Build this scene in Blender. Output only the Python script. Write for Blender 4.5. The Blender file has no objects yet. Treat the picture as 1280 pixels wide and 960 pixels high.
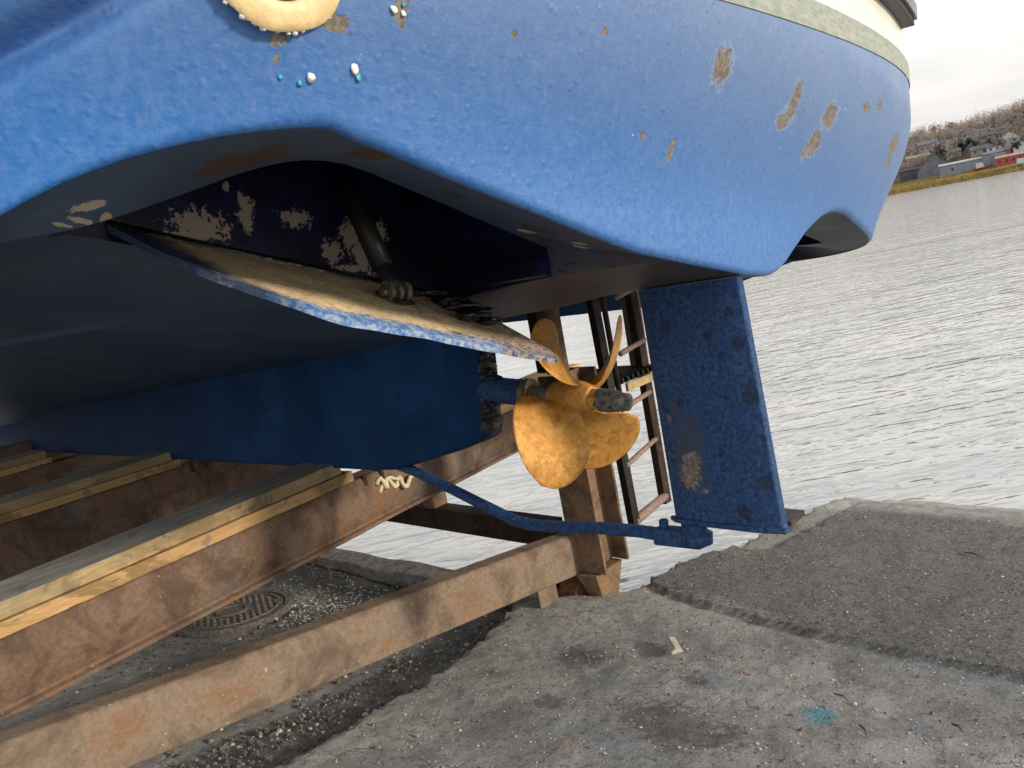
import bpy, bmesh, math, random
import numpy as np
from mathutils import Vector, Matrix, noise
random.seed(7); rng = np.random.default_rng(7)
scn = bpy.context.scene; COL = scn.collection
PI = math.pi

# ------------------------------------------------------------------ camera frame and the two working frames
CF = 950.0; ROLL = math.radians(11); PIT = math.radians(8.8); CH = 1.25
Fw = np.array([0, math.cos(PIT), -math.sin(PIT)]); U0 = np.array([0, math.sin(PIT), math.cos(PIT)]); R0 = np.array([1., 0, 0])
CR = math.cos(ROLL)*R0 - math.sin(ROLL)*U0; CU = math.sin(ROLL)*R0 + math.cos(ROLL)*U0; CO = np.array([0, 0, CH])
def ray(x, y):
    d = Fw*CF + CR*(x-640) - CU*(y-480); return d/np.linalg.norm(d)
s2 = math.sqrt(.5)
T = np.array([s2, s2, 0]); A = np.array([s2, -s2, 0]); ZZ = np.array([0, 0, 1.])
B0 = CO + ray(900, 500)*2.25; B0[2] = 0
def W(x, y, z): return B0 + A*x + T*y + ZZ*z            # yard frame: x aft, y across the slip, z up
def w2b(p): v = p-B0; return np.array([v@A, v@T, p[2]])
def onY(px, py, yb):                                   # where a sight line meets a plane of the yard frame
    r = ray(px, py); t = (yb-(CO-B0)@T)/(r@T); return w2b(CO+r*t)
HEEL = .152
HY = T*math.cos(HEEL) - ZZ*math.sin(HEEL); HZ = T*math.sin(HEEL) + ZZ*math.cos(HEEL)
HO = W(.138, 0, 1.107)                                   # hull frame: origin at the foot of the transom, heeled with the boat
YARD = Matrix(((A[0], T[0], 0, B0[0]), (A[1], T[1], 0, B0[1]), (A[2], T[2], 1, 0), (0, 0, 0, 1)))
HULL = Matrix(((A[0], HY[0], HZ[0], HO[0]), (A[1], HY[1], HZ[1], HO[1]), (A[2], HY[2], HZ[2], HO[2]), (0, 0, 0, 1)))
SLOPE = .12
def ramp(y): return -SLOPE*(y+1.9)
WATER = -.545

# ------------------------------------------------------------------ node helpers
def newmat(name):
    m = bpy.data.materials.new(name); m.use_nodes = True
    return m, m.node_tree, m.node_tree.nodes['Principled BSDF']
class NT:
    def __init__(s, nt): s.nt = nt
    def n(s, typ, **kw):
        nd = s.nt.nodes.new(typ)
        for k, v in kw.items(): setattr(nd, k, v)
        return nd
    def l(s, a, b): s.nt.links.new(a, b)
    def put(s, sock, v):
        if isinstance(v, bpy.types.NodeSocket): s.l(v, sock)
        else: sock.default_value = v
    def obj(s): return s.n('ShaderNodeTexCoord').outputs['Object']
    def scale(s, v, sc, loc=(0, 0, 0), rot=(0, 0, 0)):
        m = s.n('ShaderNodeMapping'); s.l(v, m.inputs[0]); m.inputs['Scale'].default_value = sc if hasattr(sc, '__len__') else (sc,)*3
        m.inputs['Location'].default_value = loc; m.inputs['Rotation'].default_value = rot
        return m.outputs[0]
    def noise(s, v, sc, det=4, rough=.6, dist=0, col=False):
        t = s.n('ShaderNodeTexNoise'); s.l(v, t.inputs['Vector']); t.inputs['Scale'].default_value = sc
        t.inputs['Detail'].default_value = det; t.inputs['Roughness'].default_value = rough; t.inputs['Distortion'].default_value = dist
        return t.outputs['Color' if col else 'Fac']
    def vor(s, v, sc, feat='F1', out='Distance'):
        t = s.n('ShaderNodeTexVoronoi', feature=feat); s.l(v, t.inputs['Vector']); t.inputs['Scale'].default_value = sc
        return t.outputs[out]
    def wave(s, v, sc, dist=3, det=3, dsc=1.5, d='X'):
        t = s.n('ShaderNodeTexWave', bands_direction=d); s.l(v, t.inputs['Vector']); t.inputs['Scale'].default_value = sc
        t.inputs['Distortion'].default_value = dist; t.inputs['Detail'].default_value = det; t.inputs['Detail Scale'].default_value = dsc
        return t.outputs['Fac']
    def sm(s, v, a, b, c=0., d=1.):
        m = s.n('ShaderNodeMapRange', interpolation_type='SMOOTHSTEP'); s.put(m.inputs[0], v)
        for i, q in enumerate((a, b, c, d)): m.inputs[i+1].default_value = q
        return m.outputs[0]
    def m(s, op, a, b=0., c=None):
        q = s.n('ShaderNodeMath', operation=op); s.put(q.inputs[0], a); s.put(q.inputs[1], b)
        if c is not None: s.put(q.inputs[2], c)
        return q.outputs[0]
    def vm(s, op, a, b):
        q = s.n('ShaderNodeVectorMath', operation=op); s.put(q.inputs[0], a); s.put(q.inputs[1], b)
        return q.outputs['Value' if op in ('LENGTH', 'DISTANCE') else 'Vector']
    def mix(s, f, a, b, bt='MIX'):
        q = s.n('ShaderNodeMix', data_type='RGBA', blend_type=bt); s.put(q.inputs[0], f)
        for i, c in ((6, a), (7, b)):
            if isinstance(c, tuple): c = (*c[:3], 1)
            s.put(q.inputs[i], c)
        return q.outputs[2]
    def ramp(s, v, stops):
        r = s.n('ShaderNodeValToRGB'); s.l(v, r.inputs[0]); e = r.color_ramp.elements
        while len(e) < len(stops): e.new(.5)
        for q, (p, c) in zip(e, stops): q.position = p; q.color = (*c, 1)
        return r.outputs[0]
    def sep(s, v):
        q = s.n('ShaderNodeSeparateXYZ'); s.l(v, q.inputs[0]); return q.outputs
    def attr(s, name):
        return s.n('ShaderNodeAttribute', attribute_name=name).outputs['Fac']
    def bump(s, bs, h, st=.3, d=.01, prev=None):
        b = s.n('ShaderNodeBump'); s.l(h, b.inputs['Height']); b.inputs['Strength'].default_value = st; b.inputs['Distance'].default_value = d
        if prev is not None: s.l(prev, b.inputs['Normal'])
        s.l(b.outputs[0], bs.inputs['Normal']); return b.outputs[0]
    def patches(s, v, lst, amt=.9, nsc=55, soft=.12):
        """lst of (x,y,z, rx,ry,rz): ragged worn spots, returns a 0..1 mask"""
        ns = s.noise(v, nsc, 5, .7); out = None
        off = s.m('MULTIPLY', s.m('SUBTRACT', ns, .5), amt*2)
        for (x, y, z, a, b, c) in lst:
            d = s.vm('SUBTRACT', v, (x, y, z)); d = s.vm('DIVIDE', d, (a, b, c)); L = s.vm('LENGTH', d, (0, 0, 0))
            k = s.sm(s.m('ADD', L, off), 1-soft, 1+soft, 1, 0)
            out = k if out is None else s.m('MAXIMUM', out, k)
        return out
def setp(bs, N, col, rough=.5, metal=0., spec=.5):
    if isinstance(col, tuple): bs.inputs['Base Color'].default_value = (*col[:3], 1)
    else: N.l(col, bs.inputs['Base Color'])
    N.put(bs.inputs['Roughness'], rough); N.put(bs.inputs['Metallic'], metal); bs.inputs['Specular IOR Level'].default_value = spec

M = {}
def plain(name, col, rough=.6, metal=0., var=.25, sc=30, bump=.2, spec=.4, bd=.003):
    m, nt, bs = newmat(name); N = NT(nt); v = N.obj(); f = N.noise(v, sc, 5, .65)
    c = N.mix(N.sm(f, .3, .7), tuple(x*(1-var) for x in col), tuple(min(1, x*(1+var)) for x in col))
    setp(bs, N, c, rough, metal, spec)
    if bump: N.bump(bs, N.noise(v, sc*3, 4, .6), bump, bd)
    M[name] = m; return m

# blue antifouling on the stern
def mat_stern():
    m, nt, bs = newmat('blue_stern_paint'); N = NT(nt); v = N.obj(); x, y, z = N.sep(v)
    big = N.noise(v, 3.2, 4, .6); fine = N.noise(v, 60, 4, .7); br = N.noise(N.scale(v, (60, 60, 9)), 3, 4, .7)
    a = N.mix(N.sm(y, -1.7, .1), (.020, .142, .45), (.066, .180, .45))
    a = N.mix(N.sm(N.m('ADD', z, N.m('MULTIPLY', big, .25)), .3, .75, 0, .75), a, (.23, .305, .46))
    a = N.mix(N.sm(big, .35, .7, 0, .35), a, (.04, .15, .45))
    a = N.mix(N.sm(fine, .35, .75, 0, .22), a, (.20, .32, .60))
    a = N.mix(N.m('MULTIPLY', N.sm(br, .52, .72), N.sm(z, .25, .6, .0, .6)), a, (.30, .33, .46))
    # fine dark nicks, thicker towards the starboard quarter
    nick = N.noise(N.scale(v, (40, 40, 22)), 2.2, 5, .8)
    a = N.mix(N.m('MULTIPLY', N.sm(nick, .62, .66), N.sm(y, .2, 1.0, .12, .85)), a, (.10, .12, .20))
    # ragged worn patches down to primer
    L = [(.122, -.296, .446, .06, .030, .036), (.118, .087, .431, .06, .022, .055), (.112, .06, .385, .06, .03, .02), (.117, .323, .434, .06, .04, .028),
         (.082, .291, .364, .06, .035, .03), (.075, .25, .335, .06, .012, .02), (.031, -.39, .268, .05, .011, .022), (.033, -.501, .284, .05, .011, .009), (.066, 1.019, .452, .08, .05, .04),
         (.07, 1.05, .40, .08, .03, .02), (.134, .572, .498, .06, .03, .012), (.134, .696, .521, .06, .03, .016), (.055, -.906, .397, .05, .007, .006), (.096, -.697, .435, .05, .007, .007),
         (.015, -1.125, .399, .05, .012, .017), (.02, -1.119, .383, .05, .006, .012), (.02, .60, .20, .05, .01, .01), (-.022, -1.30, .337, .06, .016, .011), (-.01, -1.225, .365, .05, .022, .014), (.06, -.80, .30, .05, .004, .008), (-.04, -1.30, .31, .05, .004, .006)]
    k = N.patches(v, L, 1.25, 42, .07)
    pc = N.mix(N.sm(N.noise(v, 90, 4), .4, .6), (.15, .13, .115), (.25, .225, .195))
    rim = N.patches(v, [(a_, b_, c_, r*1.25, q*1.3, w*1.25) for a_, b_, c_, r, q, w in L[:6]], 1.25, 42)
    a = N.mix(N.m('MULTIPLY', rim, .35), a, (.38, .44, .62))
    a = N.mix(k, a, pc)
    # tiny scattered chips and paint specks
    sp = N.vor(v, 14); a = N.mix(N.m('MULTIPLY', N.sm(sp, .035, .055, 1, 0), .8), a, (.10, .11, .16))
    sp2 = N.vor(N.scale(v, 1, (3, 5, 1)), 6); a = N.mix(N.sm(sp2, .014, .02, .9, 0), a, (.75, .78, .8))
    # soft scuffing just above the chine
    run = N.noise(N.scale(v, (30, 30, 1.6)), 1.4, 4, .6); a = N.mix(N.m('MULTIPLY', N.sm(run, .58, .7, 0, .12), N.m('SUBTRACT', 1., k)), a, (.30, .36, .48))
    setp(bs, N, a, N.sm(fine, .3, .7, .34, .58), 0, .45)
    h0 = N.noise(v, 4.5, 3, .5); h1 = N.noise(v, 26, 5, .65, .4); h2 = N.noise(v, 110, 3, .6); pim = N.vor(v, 34)
    h = N.m('ADD', N.m('ADD', N.m('MULTIPLY_ADD', h0, 3.0, N.m('MULTIPLY_ADD', h1, .62, N.m('MULTIPLY', N.noise(N.scale(v, (10, 14, 70), (0, 0, 0), (.25, 0, 0)), 1.6, 4, .6), .20))), N.m('MULTIPLY', h2, .22)), N.m('MULTIPLY', N.sm(pim, .05, .28, 1, 0), .28))
    h = N.m('SUBTRACT', h, N.m('MULTIPLY', k, .7))
    N.bump(bs, h, .50, .006)
    return m
M['stern'] = mat_stern()
def mat_bottom():
    m, nt, bs = newmat('shaded_bottom_paint'); N = NT(nt); v = N.obj(); x, y, z = N.sep(v)
    big = N.noise(v, 2.5, 4, .6)
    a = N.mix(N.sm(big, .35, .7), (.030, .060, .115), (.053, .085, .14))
    brown = N.m('MULTIPLY', N.sm(x, -1.25, -.9), N.sm(N.m('ABSOLUTE', y, 0), .37, .40, 1, 0))
    a = N.mix(N.m('MULTIPLY', brown, .85), a, (.085, .068, .070))
    st = N.noise(N.scale(v, (9, 55, 30)), 1.6, 3, .6)
    a = N.mix(N.m('MULTIPLY', N.sm(st, .62, .66), N.m('MAXIMUM', brown, .10)), a, (.008, .008, .012))
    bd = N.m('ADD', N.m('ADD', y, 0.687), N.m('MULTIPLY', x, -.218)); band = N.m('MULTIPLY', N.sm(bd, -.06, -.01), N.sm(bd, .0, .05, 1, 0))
    a = N.mix(N.m('MULTIPLY', band, N.sm(x, -1.9, -1.4, .9, 0)), a, (.085, .13, .25))  # paler bluish strip, a highlight along the strake painted into the colour
    a = N.mix(N.sm(y, .35, .5, 0, .8), a, (.008, .011, .018))  # starboard arch interior darkened, its shade put into the colour
    k = N.patches(v, [(-.25, -1.246, .231, .07, .05, .05), (-.25, -1.307, .193, .05, .045, .04), (-.1, -1.1, .22, .1, .03, .03)], 1.1, 35)
    a = N.mix(k, a, (.055, .035, .022))
    k = N.patches(v, [(-.34, -1.505, .108, .05, .022, .003), (-.352, -1.462, .117, .05, .012, .006), (-.33, -1.53, .100, .05, .018, .002), (-.30, -1.50, .100, .014, .03, .05), (-.25, -1.022, .265, .02, .012, .03), (-.27, -.56, .13, .03, .02, .02), (-.16, -.5, .09, .03, .012, .02), (-.2, -.45, .08, .02, .02, .02)], 1.0, 60)
    a = N.mix(k, a, (.38, .32, .26))
    k = N.patches(v, [(-.2, -.62, .11, .05, .05, .04), (-.26, -.5, .11, .04, .05, .04), (-.2, -.85, .18, .03, .03, .03), (-.1, -.42, .06, .06, .03, .03)], 1.2, 60)
    a = N.mix(N.m('MULTIPLY', k, .8), a, (.035, .025, .022))
    setp(bs, N, a, .55, 0, .3)
    N.bump(bs, N.m('ADD', N.noise(v, 30, 4), N.m('MULTIPLY', st, .5)), .3, .004)
    return m
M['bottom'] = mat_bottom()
def mat_recess():
    m, nt, bs = newmat('recess_navy_paint'); N = NT(nt); v = N.obj()
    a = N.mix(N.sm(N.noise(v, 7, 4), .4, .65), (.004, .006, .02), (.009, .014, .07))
    k = N.patches(v, [(-.78, -1.115, .20, .09, .06, .035), (-.78, -1.13, .175, .09, .07, .012), (-.78, -.994, .245, .09, .02, .04), (-.78, -1.0, .21, .09, .008, .02), (-.78, -.861, .234, .09, .04, .02), (-.78, -.70, .195, .09, .03, .04),
                     (-.78, -.655, .15, .09, .04, .05), (-.78, -.76, .15, .09, .03, .03), (-.78, -1.04, .30, .09, .008, .012), (-.78, -.6, .21, .09, .02, .03), (-.78, -.70, .11, .09, .06, .010)], 2.2, 75, .08)
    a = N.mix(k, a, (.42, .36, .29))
    setp(bs, N, a, .5, 0, .3); N.bump(bs, N.noise(v, 40, 4), .3, .003); return m
M['recess'] = mat_recess()
def mat_keel():
    m, nt, bs = newmat('keel_blue_paint'); N = NT(nt); v = N.obj(); x, y, z = N.sep(v)
    a = N.mix(N.sm(N.noise(v, 3, 5, .6), .35, .65), (.004, .032, .105), (.009, .055, .165))
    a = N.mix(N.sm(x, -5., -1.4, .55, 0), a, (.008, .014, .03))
    k = N.patches(v, [(-1.9, -.05, -.25, .03, .03, .02), (-2.6, -.05, -.35, .05, .03, .015), (-1.5, -.05, -.30, .015, .03, .02)], 1.2, 40)
    a = N.mix(N.m('MULTIPLY', k, .35), a, (.01, .012, .02))
    setp(bs, N, a, .75, 0, .12); N.bump(bs, N.noise(v, 45, 4), .3, .003); return m
M['keel'] = mat_keel()
def mat_rudder():
    m, nt, bs = newmat('rough_blue_rudder_paint'); N = NT(nt); v = N.obj(); x, y, z = N.sep(v)
    g = N.noise(v, 75, 5, .8); g2 = N.noise(v, 9, 4, .6)
    a = N.mix(N.sm(g, .36, .64), (.008, .024, .070), (.036, .110, .29))
    a = N.mix(N.sm(g2, .35, .7, 0, .5), a, (.012, .055, .19))
    a = N.mix(N.sm(N.noise(v, 130, 3, .7), .64, .72, 0, .8), a, (.10, .24, .52))
    pits = [(-.009, -.03, -.326, .024), (-.117, -.03, -.156, .014), (-.054, -.03, -.096, .012), (-.033, -.03, -.183, .018), (.019, -.03, -.558, .02), (-.08, -.03, -.21, .01), (-.045, -.03, -.64, .02), (-.22, -.03, -.34, .014), (-.25, -.03, -.12, .02), (-.1, -.03, -.48, .012), (.02, -.03, -.44, .009)]
    k = N.patches(v, [(p[0], -.03, p[2], p[3], .05, p[3]) for p in pits], .28, 60, .15)
    a = N.mix(N.m('MULTIPLY', k, .6), a, (.012, .018, .03))
    s_ = N.patches(v, [(-.205, -.03, -.50, .05, .05, .095), (-.20, -.03, -.44, .05, .05, .06), (-.24, -.03, -.37, .015, .05, .03)], 1.7, 85)
    a = N.mix(N.m('MULTIPLY', s_, .55), a, (.06, .07, .065))
    s2_ = N.patches(v, [(-.203, -.03, -.545, .032, .05, .042), (-.195, -.03, -.50, .028, .05, .02), (-.265, -.03, -.385, .008, .05, .012), (-.16, -.03, -.59, .01, .05, .008)], 1.4, 75)
    a = N.mix(s2_, a, N.mix(N.sm(N.noise(v, 70, 5, .8), .42, .58), (.10, .085, .08), (.32, .235, .19)))
    setp(bs, N, a, .6, 0, .35); N.bump(bs, N.m('SUBTRACT', g, N.m('MULTIPLY', k, .4)), .75, .008); return m
M['rudder'] = mat_rudder()
def mat_plate():
    m, nt, bs = newmat('worn_tab_paint'); N = NT(nt); v = N.obj(); e = N.attr('edge'); f = N.noise(v, 55, 5, .75); g = N.noise(v, 9, 4, .6)
    blue = N.mix(N.sm(f, .38, .62), (.07, .20, .55), (.42, .54, .72))
    bei = N.mix(N.sm(f, .32, .62), (.58, .43, .25), (.92, .74, .46))
    gry = N.mix(N.sm(f, .4, .6), (.05, .06, .08), (.34, .36, .38))
    k = N.sm(N.m('ADD', e, N.m('MULTIPLY', N.m('SUBTRACT', f, .5), 1.0)), .34, .52)
    a = N.mix(k, blue, bei)
    a = N.mix(N.sm(N.m('ADD', N.attr('span'), N.m('MULTIPLY', N.m('SUBTRACT', g, .5), .5)), .62, .78, 0, .75), a, N.mix(N.sm(f, .45, .55), gry, (.5, .33, .22)))
    a = N.mix(N.sm(N.m('ADD', N.attr('span'), N.m('MULTIPLY', N.m('SUBTRACT', g, .5), .2)), .05, .16, .9, 0), a, (.02, .035, .08))  # dark outboard end: painted shade where direct light misses the plate
    a = N.mix(N.sm(g, .6, .72, 0, .8), a, gry)
    a = N.mix(N.sm(N.noise(v, 160, 3, .7), .6, .7, 0, .7), a, (.04, .045, .06))
    setp(bs, N, a, .6, 0, .35); N.bump(bs, f, .6, .006); return m
M['plate'] = mat_plate()
def mat_stripe():
    m, nt, bs = newmat('faded_green_boot_stripe'); N = NT(nt); v = N.obj()
    f = N.noise(N.scale(v, (10, 10, 40)), 2.2, 5, .7)
    a = N.ramp(f, [(.3, (.20, .27, .24)), (.5, (.33, .37, .33)), (.7, (.45, .45, .37))])
    a = N.mix(N.sm(N.noise(v, 70, 4, .7), .5, .68, 0, .5), a, (.28, .33, .42))
    setp(bs, N, a, .6, 0, .3); N.bump(bs, N.noise(v, 70, 4), .3, .003); return m
M['stripe'] = mat_stripe()
plain('white_gelcoat', (.80, .78, .72), .3, 0, .05, 8, .05)
plain('black_rubber', (.02, .02, .022), .45, 0, .3, 60, .2)
plain('scuffed_rail_metal', (.16, .16, .165), .35, .4, .5, 40, .3)
plain('sealant', (.012, .014, .016), .25, 0, .5, 30, .6, .6, .01)
def mat_prop():
    m, nt, bs = newmat('weathered_bronze'); N = NT(nt); v = N.obj(); f = N.noise(v, 28, 6, .75); g = N.noise(v, 120, 4, .7)
    a = N.ramp(f, [(.32, (.30, .13, .022)), (.5, (.50, .245, .048)), (.68, (.64, .36, .10))])
    a = N.mix(N.sm(N.noise(N.scale(v, (1, 1, 1), (2, 1, 4)), 45, 5, .8), .56, .64, 0, .55), a, (.72, .50, .22))
    a = N.mix(N.sm(g, .6, .72, 0, .4), a, (.16, .07, .02))
    a = N.mix(N.sm(N.vor(v, 16), .02, .05, .6, 0), a, (.35, .3, .25))
    setp(bs, N, a, .55, .25, .4); N.bump(bs, f, .3, .003); return m
M['bronze'] = mat_prop()
plain('dull_shaft_metal', (.17, .14, .11), .45, .3, .5, 60, .3)
plain('crusted_anode', (.15, .155, .15), .7, .1, .7, 70, 1., .3, .01)
def mat_rust(name, c, seed, rough=.75):
    m, nt, bs = newmat(name); N = NT(nt); v = N.scale(N.obj(), 1, (seed, seed*2, 0)); f = N.noise(v, 5, 6, .68, .6); g = N.noise(v, 60, 4, .75); h = N.noise(N.scale(v, 1, (9, 1, 1)), 2.6, 5, .6)
    a = N.ramp(f, [(.36, c[0]), (.46, c[1]), (.54, c[2]), (.64, c[3])])
    a = N.mix(N.sm(h, .55, .68, 0, .65), a, c[4])
    a = N.mix(N.sm(g, .35, .7, 0, .45), a, tuple(q*.45 for q in c[1]))
    a = N.mix(N.sm(N.vor(v, 22), .045, .07, .75, 0), a, (.5, .47, .42))
    a = N.mix(N.sm(N.vor(N.scale(v, (1, 1, .35)), 9), .02, .03, .6, 0), a, (.6, .57, .5))
    setp(bs, N, a, rough, 0, .25); N.bump(bs, N.m('ADD', g, N.m('MULTIPLY', f, 2.)), .6, .006); M[name] = m
mat_rust('rusty_bearer_steel', [(.10, .068, .052), (.165, .105, .074), (.22, .155, .115), (.25, .135, .07), (.20, .195, .19)], 1)
mat_rust('rusty_front_steel', [(.13, .095, .072), (.205, .152, .112), (.26, .20, .15), (.25, .15, .09), (.225, .205, .19)], 5)
mat_rust('rusty_dark_steel', [(.020, .014, .011), (.04, .026, .018), (.055, .038, .03), (.09, .04, .02), (.05, .045, .04)], 9)
mat_rust('rusty_post_steel', [(.07, .05, .038), (.17, .115, .075), (.27, .175, .11), (.30, .165, .08), (.17, .15, .13)], 13)
def mat_wood(name, c, seed, top=False):
    m, nt, bs = newmat(name); N = NT(nt); v = N.scale(N.obj(), 1, (seed, seed, seed)); g = N.noise(N.scale(v, (40, 2.2, 40)), 2, 5, .65, .3); b = N.noise(v, 4, 5, .6)
    a = N.mix(N.sm(g, .3, .7), c[0], c[1]); a = N.mix(N.sm(b, .45, .68, 0, .85), a, c[2]); st_ = N.noise(v, 2.1, 5, .7, .8); a = N.mix(N.sm(st_, .49, .60, 0, .7), a, tuple(q*.35 for q in c[2]))
    a = N.mix(N.sm(N.noise(N.scale(v, (60, 1.2, 60)), 1.5, 3), .66, .69, 0, .8), a, tuple(q*.3 for q in c[0]))
    a = N.mix(N.sm(N.vor(N.scale(v, (1, .6, 1)), 7), .03, .06, .7, 0), a, (.08, .05, .03))
    gz = N.sep(N.n('ShaderNodeNewGeometry').outputs['Normal'])[2]
    if top: a = N.mix(N.sm(gz, .6, .8), a, N.mix(N.sm(g, .35, .65), (.17, .17, .16), (.36, .35, .32)))
    if top: a = N.mix(N.m('MULTIPLY', N.sm(N.noise(v, 3, 4), .56, .6), .8), a, (.33, .24, .13))
    a = N.mix(N.m('MULTIPLY', N.sm(N.noise(v, 11, 4, .6), .62, .66), .5), a, (.06, .13, .16))
    setp(bs, N, a, .7, 0, .25); N.bump(bs, g, .4, .004); M[name] = m
mat_wood('weathered_top_plank', [(.34, .25, .13), (.50, .385, .21), (.27, .225, .15)], 1, True)
mat_wood('fresh_lower_plank', [(.46, .27, .12), (.62, .41, .21), (.50, .34, .15)], 4)
plain('yellow_platform_wood', (.36, .29, .15), .7, 0, .35, 12, .3)
def mat_ground():
    m, nt, bs = newmat('yard_pavement'); N = NT(nt); v = N.obj(); zn = N.attr('zone'); wet = N.attr('wet'); lip = N.attr('lip')
    f = N.noise(v, 90, 5, .8); b = N.noise(v, 2.6, 6, .65); mid = N.noise(v, 14, 5, .65)
    conc = N.ramp(b, [(.35, (.23, .237, .245)), (.5, (.33, .337, .345)), (.65, (.43, .432, .432))])
    conc = N.mix(N.sm(mid, .4, .7, 0, .5), conc, (.13, .127, .123))
    conc = N.mix(N.sm(N.noise(N.scale(v, (2.5, 14, 1), (0, 0, 0), (0, 0, .5)), 2.2, 5, .7), .58, .72, 0, .5), conc, (.30, .29, .27))
    asp = N.ramp(b, [(.3, (.155, .16, .166)), (.6, (.23, .235, .242)), (.75, (.29, .294, .298))])
    gc = N.vor(v, 120, 'F1', 'Color'); gs = N.sep(gc)[0]
    asp = N.mix(N.sm(gs, .55, .95, 0, .75), asp, (.27, .26, .235)); asp = N.mix(N.sm(gs, .0, .3, .6, 0), asp, (.028, .027, .027))
    conc = N.mix(N.sm(gs, .8, .98, 0, .5), conc, (.30, .285, .26)); conc = N.mix(N.sm(gs, .0, .15, .4, 0), conc, (.03, .03, .03))
    a = N.mix(zn, conc, asp)
    a = N.mix(N.m('MULTIPLY', lip, N.sm(mid, .3, .6, .35, .9)), a, (.36, .34, .30))
    d = N.vor(v, 26); a = N.mix(N.sm(d, .07, .11, .75, 0), a, (.48, .46, .41))
    d = N.vor(N.scale(v, 1, (7, 3, 0)), 48); a = N.mix(N.sm(d, .10, .15, .55, 0), a, (.40, .38, .34))
    stains = N.patches(v, [(-1.07+.65, -.03-.25, 0, .06, .05, 1)], .8, 25)
    k = N.patches(v, [(.13, .07, 0, .042, .06, 9)], .8, 60, .2)
    a = N.mix(N.m('MULTIPLY', k, N.sm(f, .35, .6, .25, .95)), a, (.05, .28, .40))
    k = N.patches(v, [(.12, .28, 0, .02, .015, 9), (.37, .16, 0, .02, .02, 9), (.40, .10, 0, .015, .015, 9), (-.2, .1, 0, .12, .05, 9), (.3, .55, 0, .3, .025, 9), (.55, .52, 0, .2, .03, 9), (-.55, -.1, 0, .08, .03, 9), (-.35, -.4, 0, .2, .05, 9), (.05, -.45, 0, .15, .04, 9)], 1.9, 45, .25)
    a = N.mix(N.m('MULTIPLY', k, .32), a, (.14, .26, .36))
    k = N.patches(v, [(-.2, .22, 0, .03, .02, 9), (-.42, -.45, 0, .06, .05, 9), (.35, .22, 0, .05, .03, 9), (.1, .02, 0, .03, .02, 9)], 1.9, 60, .2)
    a = N.mix(N.m('MULTIPLY', k, .22), a, (.42, .26, .2))
    k = N.patches(v, [(-.62, -.30, 0, .05, .045, 9), (-.75, .02, 0, .1, .08, 9), (-.30, .07, 0, .06, .03, 9), (-.2, -.2, 0, .2, .1, 9)], 1.8, 32, .35)
    a = N.mix(N.m('MULTIPLY', k, .6), a, (.06, .06, .06))
    k = N.patches(v, [(.35, -.02, 0, .12, .06, 9), (.25, .22, 0, .06, .08, 9), (-.02, .32, 0, .1, .1, 9), (-.6, .6, 0, .3, .12, 9)], 2.0, 40, .25)
    a = N.mix(N.m('MULTIPLY', k, .45), a, (.50, .50, .49)); a = N.mix(N.m('MULTIPLY', N.sm(N.noise(N.scale(v, (22, 2.2, 1), (0, 0, 0), (0, 0, .35)), 2, 5, .75), .60, .66), N.m('MULTIPLY_ADD', zn, -.45, .5)), a, (.12, .12, .125)); a = N.mix(N.sm(N.noise(v, 210, 2, .6), .58, .70, 0, .55), a, (.42, .42, .41)); a = N.mix(N.sm(N.noise(N.scale(v, 1, (5, 5, 0)), 170, 2, .6), .58, .70, 0, .6), a, (.05, .05, .052))
    ck = N.vor(N.scale(N.vm('ADD', v, N.vm('MULTIPLY', N.noise(v, 6, 4, .6, 0, True), (.25, .25, 0))), (5, 3, 0)), 1.6, 'DISTANCE_TO_EDGE')
    ckm = N.m('MULTIPLY', N.sm(ck, .0, .012, .55, 0), N.m('SUBTRACT', 1., zn)); ckm = N.m('MULTIPLY', ckm, N.sm(b, .52, .60))
    a = N.mix(ckm, a, (.025, .025, .025))
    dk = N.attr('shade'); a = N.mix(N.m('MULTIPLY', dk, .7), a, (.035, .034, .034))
    wc = N.mix(N.sm(mid, .35, .65), (.38, .375, .36), (.60, .59, .56))
    a = N.mix(N.m('MULTIPLY', wet, .8), a, wc)
    setp(bs, N, a, N.sm(f, .3, .7, .72, .95), 0, .25)
    hz = N.m('ADD', N.m('MULTIPLY', f, N.m('MULTIPLY_ADD', zn, .8, .9)), N.m('MULTIPLY', mid, 1.2)); hz = N.m('ADD', hz, N.m('MULTIPLY', gs, N.m('MULTIPLY_ADD', zn, .9, .25))); hz = N.m('SUBTRACT', hz, N.m('MULTIPLY', ckm, 1.5))
    N.bump(bs, hz, .9, .009); return m
M['ground'] = mat_ground()
def mat_water():
    m, nt, bs = newmat('rippled_sea_water'); N = NT(nt); g = N.n('ShaderNodeNewGeometry').outputs['Position']
    u = N.scale(g, (1, 1, 1), (0, 0, 0), (0, 0, -.05))
    w1 = N.noise(N.scale(u, (1.9, 5.2, 1)), 1.15, 2, .42, .7); w2 = N.noise(N.scale(u, (6, 15, 1)), 1.1, 2, .4, .6); w3 = N.noise(N.scale(u, (.10, .5, 1)), 1, 4, .6, .5)
    w4 = N.noise(N.scale(g, (.5, 1.6, 1)), 1., 4, .5)
    h = N.m('ADD', N.m('ADD', w1, N.m('MULTIPLY', w2, .3)), N.m('MULTIPLY', w3, 2.6))
    x, y, z = N.sep(g)
    c = N.mix(N.sm(w4, .4, .65), (.50, .525, .54), (.61, .62, .61))
    setp(bs, N, c, .09, .5, .8); bs.inputs['IOR'].default_value = 1.55
    N.bump(bs, h, .30, .10); return m
M['water'] = mat_water()
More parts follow.
